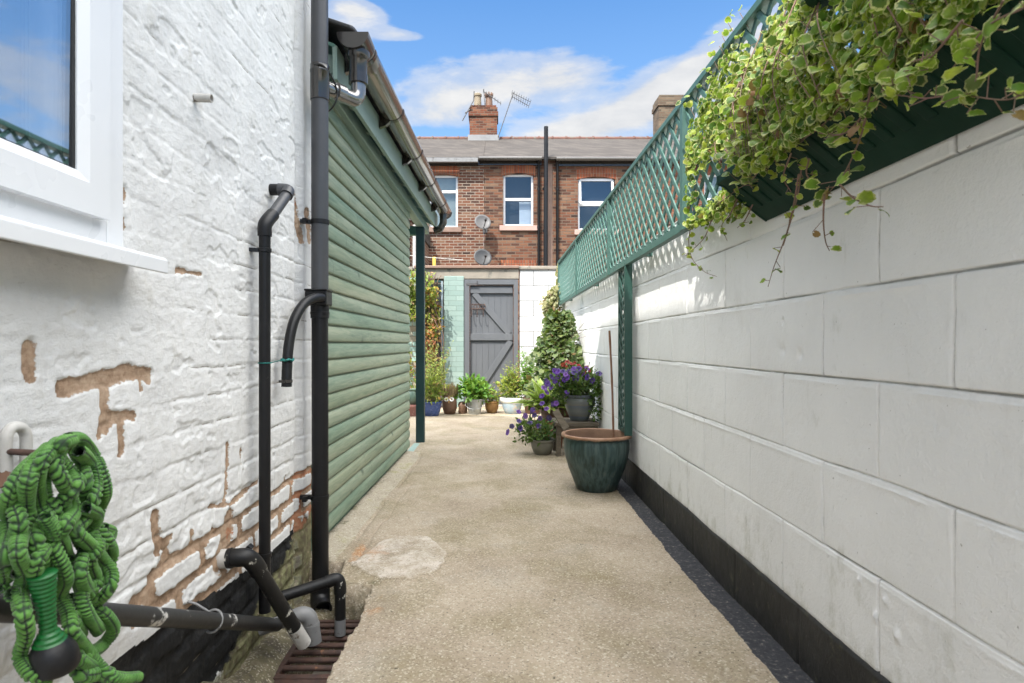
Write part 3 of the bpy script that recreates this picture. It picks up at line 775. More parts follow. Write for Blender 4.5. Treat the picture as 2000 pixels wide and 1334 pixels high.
# ------------------------------------------------------------------ the block wall on the right
BX = .882
JZ = [.166 + .2253*k for k in range(8)]
def build_block_wall():
    t = thing('block_wall', 'long white painted concrete block wall with black painted foot beside the concrete path', 'wall', (BX+.1, 4, 0))
    per = [1.053+.4495*k+o for k in range(-1, 17) for o in (-.15, .078)]
    ys = np.concatenate([[-5, -2, -.5, .2, .5], np.geomspace(.74, 8.69, 900)] + [np.arange(q-.012, q+.0125, .0018) for q in per if .76 < q < 6.5])
    ys = np.unique(np.round(ys, 4))
    def relief(Y, Z):
        yy = Y + .003*fbm(Y*6, Z*6, 2, 3); zz = Z + .0035*fbm(Y*3, Z*3, 4, 3)
        k = np.floor((zz-.166)/.2253); fz = (zz-.166) - k*.2253
        off = np.where(k.astype(int) % 2 == 0, .15, -.078)
        b = (yy-1.053+off+.002*np.sin(k*3))/.4495; col = np.floor(b); fy = (b-col)*.4495
        ez = np.minimum(fz, .2253-fz); ey = np.minimum(fy, .4495-fy)
        rnd = _T[9][(k.astype(int)*11) % 256, (col.astype(int)*17+k.astype(int)) % 256]
        wv = np.clip(.55+1.6*fbm(Y*2.2, Z*2.2, 6, 3), .1, 1.1)
        # a thin hard groove with a smeared, slightly raised band of pointing beside it
        ezs = np.where(fz < .11, fz, .2253-fz); 
        h = -.0095*(.35+.65*wv)*np.exp(-((ez)/.0030)**2) - .0095*(.35+.65*wv)*np.exp(-((ey)/.0030)**2)
        h += .0030*(sst(.016, .010, fz) - sst(.006, .002, fz))*0
        h -= .0007*(1-sst(.010, .020, ez))*wv + .0006*(1-sst(.010, .020, ey))*wv
        h += .0024*np.exp(-((np.where(fz < .11, 1., fz-.2253+.022)-.006)/.0042)**2)*np.clip(.5+2*fbm(Y*7, Z*7, 13, 3), 0, 1) + .0012*np.exp(-((ey-.012)/.004)**2)*np.clip(.4+2*fbm(Y*6, Z*6, 16, 3), 0, 1)
        h += .0030*(rnd-.5) + .0022*fbm(Y*4, Z*4, 9, 3) + .0008*fbm(Y*40, Z*40, 14, 3)
        h -= .0012*sst(.50, .55, fbm(Y*13, Z*13, 20, 3))
        for (py_, pz_, r_) in ((1.36, .30, .011), (1.29, .29, .011), (1.33, .35, .009), (1.42, .36, .008)):
            h += .008*np.exp(-((Y-py_)**2+(Z-pz_)**2)/(2*(r_*.6)**2))
        for (py_, pz_, r_) in ((1.80, .91, .014), (1.70, .90, .016), (1.80, 1.0, .008)):
            h -= .008*np.exp(-((Y-py_)**2+(Z-pz_)**2)/(2*(r_*.7)**2))
        joint = np.maximum(np.exp(-(ez/.0036)**2), np.exp(-(ey/.0036)**2))*(.25+.75*wv)
        return h, joint
    zf = np.unique(np.round(np.concatenate([np.linspace(.160, 1.528, 190)] + [np.arange(z-.016, z+.013, .0016) for z in JZ[1:7]]), 5)); zf = zf[zf <= 1.528]
    Y, Z = np.meshgrid(ys, zf, indexing='ij')
    h, jt = relief(Y, Z)
    edge = .004*fbm(Y[:, 0]*8, Y[:, 0]*0, 30, 3)
    Z[:, 0] += edge; Z[:, 1] += edge
    X = BX - h
    X[:, -1] = BX + .02; X[:, -2] = BX + .004
    grid_mesh('blockwork', np.stack([X, Y, Z], -1), M['block'], t, dict(joint=jt), flip=False)
    zp = np.linspace(-.3, .176, 60)
    Y, Z = np.meshgrid(ys, zp, indexing='ij')
    jo = np.minimum(np.abs(((Y-1.25)/.4495) % 1), 1-np.abs(((Y-1.25)/.4495) % 1))*.4495
    X = BX - .0055 - .004*fbm(Y*6, Z*6, 25, 4) - .0015*fbm(Y*45, Z*45, 27, 2) + .004*np.exp(-(jo/.005)**2)
    X[:, -1] = BX + .008
    Z[:, -1] += edge; Z[:, -2] += edge
    grid_mesh('plinth', np.stack([X, Y, Z], -1), M['plinth'], t)
    MB().box(BX+.022, BX+.215, -5, 8.69, -.3, 1.526).build('wall_core', M['block'], t)
build_block_wall()

# ------------------------------------------------------------------ walls round the gate
BY = 8.70
def back_walls():
    t = thing('rear_garden_wall', 'white painted block panel of the end wall between the grey gate and the corner', 'wall', (.8, BY, 0))
    MB().box(.368, 1.10, BY, BY+.20, -.3, 2.035).build('block_panel', M['wblock'], t, bevel=.006)
    MB().box(.352, 1.13, BY-.03, BY+.23, 2.037, 2.085).build('coping', M['render'], t, bevel=.008)
    t = thing('gate_pillar', 'pale turquoise painted brick pillar left of the grey gate', 'pillar', (-.6, BY, 0))
    MB().box(-.755, -.462, BY-.03, BY+.22, -.3, 1.935).build('brickwork', M['turq'], t, bevel=.008)
    t = thing('gate_lintel', 'weathered bare concrete lintel spanning above the grey gate', 'lintel', (-.3, BY, 1.94))
    MB().box(-1.16, .350, BY-.012, BY+.21, 1.895, 2.045).build('beam', M['render'], t, bevel=.006)
    MB().box(-1.20, .352, BY-.05, BY+.25, 2.048, 2.090).build('coping', M['brownst'], t, bevel=.008)
    t = thing('turquoise_wall', 'peeling turquoise painted brick wall behind the climbing plant', 'wall', (-2, BY, 0))
    MB().box(-4.6, -1.17, BY+.01, BY+.23, -.3, 2.02).build('brickwork', M['turqpeel'], t)
    MB().box(-1.165, -.76, BY+.03, BY+.22, -.3, 1.885).build('recessed_panel', M['render'], t)
    MB().box(-4.6, -1.22, BY-.03, BY+.26, 2.024, 2.07).build('coping', M['render'], t, bevel=.006)
back_walls()

def gate():
    t = thing('plank_gate', 'grey painted ledged and braced wooden gate in the end wall', 'gate', (-.05, BY, 0))
    x0, x1, zt = -.455, .338, 1.885
    f = MB(); f.box(x0, x0+.075, BY-.02, BY+.10, -.02, zt); f.box(x1-.062, x1, BY-.02, BY+.10, -.02, zt); f.box(x0+.075, x1-.062, BY-.02, BY+.10, zt-.075, zt)
    f.build('gate_frame', M['gate'], t, bevel=.003)
    a, b = x0+.082, x1-.068
    n = 7; wd = (b-a)/n
    p = MB()
    for k in range(n): p.box(a+k*wd+.0008, a+(k+1)*wd-.0008, BY+.045, BY+.065, .03, zt-.082)
    p.box(a, b, BY+.066, BY+.070, .03, zt-.082)
    p.build('boards', M['gate'], t, bevel=.004)
    for (z0, z1) in ((zt-.20, zt-.105), (.985, 1.085), (.16, .26)):
        MB().box(a, b-.01, BY+.012, BY+.0445, z0, z1).build('ledge', M['gate'], t, bevel=.003)
    MB().bar((a+.06, BY+.030, zt-.20), (b-.06, BY+.030, 1.083), .085, .028, (0, 1, 0)).build('brace', M['gate'], t, bevel=.003)
    MB().bar((b-.04, BY+.030, .975), (a+.14, BY+.030, .26), .085, .028, (0, 1, 0)).build('brace', M['gate'], t, bevel=.003)
    h = MB(); h.box(x0+.03, x0+.20, BY-.026, BY-.021, 1.80, 1.83); h.tube([(x0+.19, BY-.03, 1.80), (x0+.19, BY-.03, 1.86)], .008)
    h.build('latch', M['alu'], t)
    # ornamental iron hook rack on the gate
    k = thing('hook_rack', 'small rusty scrolled iron hook rack hung on the grey gate', 'hook rack', (-.26, BY, 1.5))
    r = MB()
    xs = (-.345, -.265, -.175); y = BY-.002
    r.tube([(-.36, y, 1.52), (-.15, y, 1.52)], .006, 6); r.tube([(-.36, y, 1.45), (-.15, y, 1.45)], .007, 6)
    for q in range(5):
        cx = -.335+q*.043
        r.tube([(cx+.02*math.cos(a_), y, 1.485+.028*math.sin(a_)) for a_ in np.linspace(0, 6.28, 9)], .004, 5)
    for cx in xs:
        r.tube([(cx, y, 1.45), (cx, y-.005, 1.36), (cx, y-.03, 1.335), (cx, y-.055, 1.35), (cx, y-.06, 1.375)], .006, 6)
    r.build('scrollwork', M['rust'], k)
gate()
# ================================================================== THE OUTHOUSE
def outhouse():
    t = thing('timber_outhouse', 'pale green timber clad outhouse with open eaves beyond the black downpipe', 'outhouse', (-.8, 3.8, 0))
    Y0, Y1 = 2.585, 5.05
    bh = .0815; nb = 26; zb = .045
    zs, bd, xo = [], [], []
    for k in range(nb):
        for f in (0.0, .02, .10, .25, .45, .65, .82, .93, .985):
            zs.append(zb + bh*(k+f)); bd.append(((k*37) % 26)/26.)
            xo.append(-.016 + .025*math.sqrt(max(0, 1-((f-.36)/.66)**2)) - (.006 if f > .97 or f < .01 else 0))
    ys = np.linspace(Y0, Y1, 120)
    Yg, Zg = np.meshgrid(ys, np.array(zs), indexing='ij')
    X = SID(Yg) + np.array(xo)[None, :] + .0005*fbm(Yg*3, Zg*14, 3, 3)
    B = np.repeat(np.array(bd)[None, :], len(ys), 0) + .0*Yg
    grid_mesh('cladding', np.stack([X, Yg, Zg], -1), M['clad'], t, dict(board=B), flip=False)
    s1, s0 = SID(Y1), SID(Y0)
    b = MB()
    b.prism([(s0-.015, Y0), (s1-.015, Y1-.004), (-3.2, Y1-.004), (-3.2, Y0)], 'z', -.1, 2.07)
    b.build('body', M['green'], t)
    def e(Y): return -.444 - .032*(6.0-Y)      # outer line of the gutter
    YA, YZ = 2.575, 5.98
    G = M['palegreen']
    # fascia, set under the gutter
    f = MB(); f.bar((e(YA)-.150, YA, 2.165), (e(YZ)-.150, YZ, 2.165), .022, .15)
    f.build('fascia', G, t, bevel=.003)
    # rafters with their feet showing
    n = 10
    for k in range(n):
        Y = YA+.06+k*(YZ-YA-.12)/(n-1)
        x1 = e(Y)-.163
        MB().bar((x1, Y, 2.165), (-1.35, Y, 2.165+.42*(x1+1.35)), .045, .085, (0, 0, 1)).build('rafter', G, t)
    d = MB()
    d.add([(e(YA)-.15, YA, 2.238), (e(YZ)-.15, YZ, 2.238), (-3.1, YZ, 2.238+.42*2.5), (-3.1, YA, 2.238+.42*2.5)], [(0, 1, 2, 3)])
    d.build('roof_deck', M['green'], t, solid=.014)
    # wall plate that runs on to the corner post
    pl = MB(); pl.bar((SID(Y0)+.0, Y0, 2.128), (SID(YZ)+.02, YZ-.05, 2.075), .07, .075)
    pl.build('wall_plate', G, t, bevel=.003)
    cb = MB(); cb.bar((SID(YZ)-.01, YZ-.06, 2.07), (-2.6, YZ-.06, 2.07), .06, .09); cb.build('end_beam', M['green'], t)
    MB().box(-.752, -.672, 5.565, 5.645, -.02, 2.04).build('corner_post', M['dgreen'], t, bevel=.004)
    # tiles: overlapping courses of deep rolled tile
    tl = MB()
    course, wave = .30, .30
    for c in range(9):
        u0, u1 = .085 + c*course, .085 + c*course + course + .05
        cols = np.linspace(0, YZ-YA+.02, 82)
        top = []; bot = []
        for q in cols:
            Y = YA - .03 + q
            ph = (q/wave) % 1
            hh = .052*math.sin(math.pi*ph)**.8 if ph < .62 else .052*math.sin(math.pi*.62)**.8 - .05*math.sin(math.pi*(ph-.62)/.38)*.5
            for lst, u, dz in ((top, u0, .026), (bot, u1, .0)):
                lst.append((e(Y) - u*.92, Y, 2.245 + .42*(u*.92) + hh*.8 + dz))
        n = len(cols)
        tl.add(top + bot, [(i, i+1, n+i+1, n+i) for i in range(n-1)])
    tl.build('roof_tiles', M['tile'], t, smooth=50, solid=.016)
    # gutter: half round with brackets
    r = .064
    prof = [(r*math.cos(a), r*math.sin(a)) for a in np.linspace(math.pi, 2*math.pi, 19)]
    def gx(Y): return e(Y)-r
    def gz(Y): return 2.276
    g = MB(); V = []
    yy = np.linspace(YA-.02, YZ+.02, 14)
    for Y in yy: V += [(gx(Y)+a, Y, gz(Y)+b_) for a, b_ in prof]
    m = len(prof)
    g.add(V, [(i*m+k, i*m+k+1, (i+1)*m+k+1, (i+1)*m+k) for i in range(len(yy)-1) for k in range(m-1)])
    go = g.build('gutter', M['gutter'], t, smooth=60, solid=.004)
    def half(Y, w): return MB().prism([(gx(Y)+1.07*a, gz(Y)+1.07*b_) for a, b_ in prof], 'y', Y-w, Y)
    half(YA-.022, .010).build('stop_end', M['gloss'], go, smooth=40)
    half(YZ+.032, .010).build('stop_end', M['gloss'], go, smooth=40)
    for Y in (2.70, 3.38, 4.08, 4.78, 5.50):
        half(Y+.016, .032).build('bracket', M['gloss'], go, smooth=40)
        MB().prism([(gx(Y)-.073, gz(Y)-.01), (gx(Y)-.060, gz(Y)-.035), (gx(Y)-.01, gz(Y)-.068), (gx(Y)-.035, gz(Y)-.092), (gx(Y)-.073, gz(Y)-.105)], 'y', Y-.016, Y+.016).build('bracket_foot', M['gloss'], go)
    # outlet at the near end, elbow and cross pipe into the downpipe
    half(2.665, .135).build('outlet_sleeve', M['gloss'], go, smooth=40)
    oy = 2.595; ox = gx(oy)+.012
    o = MB()
    o.lathe([(.050, -.050), (.050, -.075), (.043, -.085), (.039, -.09), (.039, -.150), (.042, -.152), (.042, -.190), (.036, -.191)], (ox, oy, 2.268), 28)
    o.build('outlet', M['gloss'], go, smooth=40)
    pts = [(ox, oy, 2.10), (ox, oy, 2.045)] + [(ox-.030*(1-math.cos(a))*.75, oy-.030*(1-math.cos(a))*.66, 2.045-.040*math.sin(a)) for a in np.linspace(.2, 1.571, 7)] + [(-.70, oy-.12, 2.004), (-.735, 2.43, 2.004)]
    MB().tube(pts, .0325, 24).build('offset_pipe', M['chrome'], go, smooth=60)
    c = Vector((-.667, oy-.085, 2.004)); dv = (Vector((-.735, 2.43, 2.004))-Vector((ox-.03, oy-.02, 2.004))).normalized()
    MB().tube([c-dv*.022, c-dv*.020, c+dv*.020, c+dv*.022], [.034, .0365, .0365, .034], 24).build('pipe_collar', M['chrome'], go, smooth=40)
    Yq = 5.82
    MB().tube([(gx(Yq), Yq, 2.23), (gx(Yq), Yq, 2.13), (gx(Yq)-.03, Yq+.01, 2.075), (gx(Yq)-.09, Yq+.02, 2.05)], .036, 16).build('outlet', M['gloss'], go, smooth=50)
M['palegreen'] = surf('pale_green_paint', (.25, .335, .29), (.19, .27, .23), 7, .45, .25, 50, stretch=(1, .25, 1), spots=((.12, .17, .14), 26, .68))
M['gutter'] = surf('gutter_plastic', (.075, .062, .048), (.10, .085, .066), 4, .2, .03, 30, stretch=(1, .2, 1), spec=.9, coat=.6)
M['chrome'] = surf('shiny_grey_plastic', (.20, .195, .19), (.26, .25, .24), 4, .16, .02, 30, metal=.75, spec=.9, coat=.5)
outhouse()

# ================================================================== PIPES ON THE HOUSE WALL
def pipes():
    # main downpipe
    t = thing('downpipe', 'tall black round downpipe with square side box at the white house corner', 'downpipe', (-.724, 2.42, 0))
    x, y = -.722, 2.42
    MB().tube([(x-.002, y, 4.7), (x-.001, y, 2.05)], .0345, 24).build('pipe', M['pipeg'], t, smooth=50)
    MB().tube([(x, y, 1.95), (x, y, 1.155)], .0345, 24).build('pipe', M['pipeg'], t, smooth=50)
    MB().tube([(x, y, 1.085), (x+.002, y, -.105)], .0335, 24).build('pipe', M['pipe'], t, smooth=50)
    MB().lathe([(.036, 1.932), (.0385, 1.934), (.0385, 2.045), (.040, 2.047), (.040, 2.055), (.0385, 2.057), (.0385, 2.077), (.035, 2.079)], (x, y, 0), 28).build('collar', M['gloss'], t, smooth=40)
    MB().lathe([(.034, 1.036), (.0375, 1.037), (.0375, 1.052), (.039, 1.053), (.039, 1.062), (.0375, 1.063), (.0375, 1.088), (.034, 1.089)], (x, y, 0), 28).build('collar', M['pipe'], t, smooth=40)
    b = MB(); b.box(x-.048, x+.040, y-.047, y+.04, 1.088, 1.145); b.box(x-.051, x+.043, y-.050, y+.043, 1.145, 1.154)
    b.build('junction_box', M['pipe'], t, bevel=.004)
    sh = MB(); sh.tube(catmull([(x+.002, y, -.06), (x+.002, y-.004, -.10), (x+.012, y-.030, -.128), (x+.03, y-.065, -.137)], 6), .0385, 20, hollow=.03)
    sh.build('shoe', M['pipe'], t, smooth=60)
    for z in (1.432, .300):
        c = MB(); c.lathe([(.0335, z-.010), (.0372, z-.009), (.0372, z+.009), (.0335, z+.010)], (x, y, 0), 24)
        c.bar((x-.03, y, z), (-.80, y-.012, z+.002), .020, .016); c.obox((x-.052, y-.03, z), (.008, 0, 0), (0, .012, 0), (0, 0, .010))
        c.build('clip', M['pipe'], t, smooth=40)
    # thin waste pipe
    t = thing('waste_pipe', 'thin black waste pipe dropping from an elbow, left of the big downpipe', 'waste pipe', (-.757, 1.93, 0))
    r = .0185
    top = Vector((-.757, 1.93, 1.30))
    elb = Vector((-.738, 2.10, 1.478))
    MB().tube([(-.81, 2.10, 1.482), (-.765, 2.10, 1.482)], .0205, 18).build('wall_stub', M['pipe'], t, smooth=50)
    MB().tube(catmull([(-.775, 2.10, 1.482), (-.752, 2.101, 1.481), (-.738, 2.093, 1.474), (-.738, 2.075, 1.455)], 6), .0225, 18).build('elbow', M['pipeg'], t, smooth=60)
    MB().tube([(-.738, 2.085, 1.463), (-.752, 1.955, 1.345)], r, 18).build('pipe', M['pipeg'], t, smooth=60)
    MB().tube(catmull([(-.749, 1.978, 1.366), (-.754, 1.944, 1.338), (-.757, 1.931, 1.318), (-.757, 1.93, 1.285)], 6), .0225, 18).build('elbow', M['pipe'], t, smooth=60)
    MB().tube([(-.757, 1.93, 1.30), (-.757, 1.93, .05)], r, 18).build('pipe', M['pipe'], t, smooth=60)
    for z in (1.238, .238):
        c = MB(); c.lathe([(r, z-.007), (r+.003, z-.006), (r+.003, z+.006), (r, z+.007)], (-.757, 1.93, 0), 20); c.bar((-.772, 1.925, z), (-.805, 1.915, z), .016, .012)
        c.build('clip', M['pipe'], t, smooth=40)
    # curved pipe from the box
    t = thing('overflow_hose', 'curved black hose arching down from the square box to an open end', 'hose', (-.74, 2.2, .9))
    p = catmull([(-.700, 2.372, 1.117), (-.715, 2.325, 1.112), (-.735, 2.26, 1.085), (-.752, 2.20, 1.02), (-.760, 2.165, .93), (-.760, 2.145, .84), (-.758, 2.135, .775)], 8)
    MB().tube(p, .0185, 18, hollow=.03).build('hose', M['pipe'], t, smooth=60)
    c = MB(); c.lathe([(.018, -.006), (.0205, -.005), (.0205, .005), (.018, .006)], (-.758, 2.136, .795), 18); c.box(-.781, -.765, 2.118, 2.126, .790, .800)
    c.build('hose_clip', M['gloss'], t, smooth=40)
    tw = thing('twine_tie', 'teal twine tied round the curved hose and the thin waste pipe', 'twine', (-.757, 2.0, .87))
    k = MB()
    k.tube([(-.760+.021*math.cos(a), 2.148+.021*math.sin(a), .872+.003*math.sin(5*a)) for a in np.linspace(0, 6.28, 20)], .0045, 6)
    k.build('knot', M['twine'], tw, smooth=60)
    k = MB()
    k.tube([(-.757+.0205*math.cos(a), 1.93+.0205*math.sin(a), .868) for a in np.linspace(0, 6.28, 20)], .0018, 6)
    k.tube([(-.745, 1.947, .868), (-.748, 2.03, .872), (-.748, 2.13, .872)], .0018, 6)
    k.build('string', M['twine'], tw, smooth=60)
    # black elbow pipe coming out low
    t = thing('elbow_drain_pipe', 'paint splashed black drain pipe leaving the wall low down and slanting into the gully', 'drain pipe', (-.72, 1.75, .15))
    MB().tube([(-.815, 1.722, .300), (-.782, 1.722, .301)], .0275, 20).build('wall_collar', M['whitep'], t, smooth=50)
    MB().tube(catmull([(-.785, 1.722, .302), (-.755, 1.722, .304), (-.730, 1.730, .300), (-.716, 1.745, .278), (-.708, 1.760, .250)], 7), .0262, 20).build('elbow', M['pipe2'], t, smooth=60)
    MB().tube([(-.782, 1.722, .302), (-.770, 1.722, .303)], .029, 20).build('collar', M['pipe2'], t, smooth=60)
    d = (Vector((-.624, 1.905, -.035))-Vector((-.711, 1.754, .262)))
    q = Vector((-.711, 1.754, .262))
    MB().tube([q, q+d*.84], .0225, 20).build('pipe', M['pipe2'], t, smooth=60)
    MB().tube([q+d*.80, q+d*.84, q+d*1.03], [.0228, .0232, .0232], 20, hollow=.03).build('worn_end', M['whitep'], t, smooth=60)
    # cross pipe with a dropped end over the grate
    t = thing('angled_outlet_pipe', 'black pipe crossing before the downpipe, its pale worn end hanging over the grate', 'drain pipe', (-.62, 2.08, .05))
    a = Vector((-.79, 2.015, .045)); b_ = Vector((-.578, 2.112, .083))
    MB().tube([a, b_], .0195, 18).build('pipe', M['pipe2'], t, smooth=60)
    MB().tube(catmull([b_-(b_-a)*.12, b_, b_+Vector((.012, .004, -.004)), b_+Vector((.018, .006, -.022)), b_+Vector((.019, .006, -.05))], 6), .0225, 18).build('elbow', M['pipe2'], t, smooth=60)
    c = b_+Vector((.019, .006, -.045))
    MB().tube([c, c+Vector((0, .0, -.10))], .0195, 18).build('drop_pipe', M['pipe2'], t, smooth=60)
    MB().tube([c+Vector((0, 0, -.098)), c+Vector((.0, 0, -.155))], .0198, 18, hollow=.03).build('worn_end', M['greyp'], t, smooth=60)
    # light grey elbow
    t = thing('grey_elbow_pipe', 'short light grey plastic elbow pipe turned down over the grate', 'drain pipe', (-.66, 1.98, -.02))
    MB().tube([(-.785, 1.955, -.020), (-.665, 1.985, .010)], .0215, 18).build('pipe', M['greyp'], t, smooth=60)
    MB().tube(catmull([(-.69, 1.978, .004), (-.655, 1.988, .014), (-.634, 1.994, .004), (-.626, 1.996, -.022)], 6), .0265, 18).build('elbow', M['greyp'], t, smooth=60)
    MB().tube([(-.626, 1.996, -.018), (-.617, 1.998, -.085)], [.0275, .027], 18, hollow=.03).build('socket', M['greyp'], t, smooth=60)
    k = MB()
    for p0, dd in (((-.690, 1.978, .004), (.03, .009, .008)), ((-.6255, 1.996, -.026), (0, 0, -.02))):
        v = Vector(dd).normalized()*.006
        k.tube([Vector(p0)-v, Vector(p0)+v], .0288, 18)
    k.build('rim', M['greyp'], t, smooth=40)
    # slanting dark waste pipe along the wall
    t = thing('slanting_waste_pipe', 'thick dark grey waste pipe sloping down along the foot of the white wall', 'waste pipe', (-.75, 1.2, .3))
    MB().tube([(-.750, .62, .665), (-.742, 1.2, .375), (-.722, 1.945, .000)], .0205, 20).build('pipe', M['pipe2g'], t, smooth=60)
    c = MB()
    cc = Vector((-.738, 1.535, .206))
    c.tube([cc+Vector((.024*math.cos(a), .012*math.sin(a), .024*math.sin(a))) for a in np.linspace(-2.0, 2.6, 18)], .0035, 8)
    c.tube([cc+Vector((-.01, 0, .024)), cc+Vector((-.04, -.01, .05)), cc+Vector((-.06, -.01, .055))], .0035, 8)
    c.build('clip', M['greyp'], t, smooth=60)
    t = thing('wall_bracket', 'small black pipe bracket fixed to the wall above the slanting pipe elbow', 'bracket', (-.79, 1.80, .27))
    b = MB(); b.box(-.80, -.755, 1.80, 1.835, .262, .285); b.obox((-.765, 1.815, .295), (.012, 0, .012), (0, .012, 0), (-.006, 0, .006)); b.build('bracket', M['pipe'], t, bevel=.003)
    # short overflow stub
    t = thing('overflow_stub', 'tiny white plastic pipe stub sticking out high on the white wall', 'pipe stub', at(460, 190, 1.55))
    c = Vector((-.80, 1.565, CH+ (VY-190)/FPX*1.565))
    s = MB(); s.tube([c+Vector((-.02, 0, 0)), c+Vector((.045, .0, -.003))], .011, 16, hollow=.03); s.build('stub', M['whitep'], t, smooth=60)
    # black cable draped over the offset
    t = thing('loose_cable', 'thin black cable looped over the shiny offset pipe behind the downpipe', 'cable', (-.70, 2.5, 1.98))
    MB().tube(catmull([(-.735, 2.385, 2.065), (-.700, 2.383, 2.062), (-.676, 2.44, 2.035), (-.664, 2.47, 1.99), (-.668, 2.47, 1.955), (-.69, 2.48, 1.925), (-.73, 2.52, 1.92)], 8), .0036, 8).build('cable', M['cable'], t, smooth=60)
    # grate in the gully
    t = thing('drain_grate', 'rusty iron bar grate sunk in the gully below the pipe ends', 'drain grate', (-.6, 2.05, -.13))
    z0 = -.128
    f = MB()
    f.box(-.705, -.40, 1.86, 1.885, z0-.04, z0); f.box(-.705, -.40, 2.245, 2.262, z0-.03, z0-.002)
    f.box(-.715, -.695, 1.885, 2.245, z0-.03, z0-.001)
    f.build('frame', M['rust'], t, bevel=.003)
    n = 7
    for k in range(n):
        y = 1.925 + k*.048
        b = MB(); b.prism([(y-.010, z0-.010), (y+.010, z0-.010), (y+.011, z0-.001), (y+.006, z0+.003), (y-.008, z0+.003), (y-.012, z0-.002)], 'x', -.694, -.40)
        b.build('bar', M['rust'], t, bevel=.002)
    l = MB(); l.prism([(-.695, z0-.004), (-.60, z0-.020), (-.555, z0-.052), (-.51, z0-.022), (-.43, z0-.004)], 'y', 1.835, 1.859); l.build('lip', M['rust'], t)
M['pipeg'] = surf('sun_faded_pipe', (.038, .039, .042), (.055, .056, .060), 3, .42, .1, 70, spots=((.40, .40, .38), 60, .745))
M['pipe2g'] = surf('dark_grey_splashed_pipe', (.017, .017, .017), (.026, .026, .026), 5, .5, .2, 60, spots=((.50, .49, .46), 15, .60))
pipes()

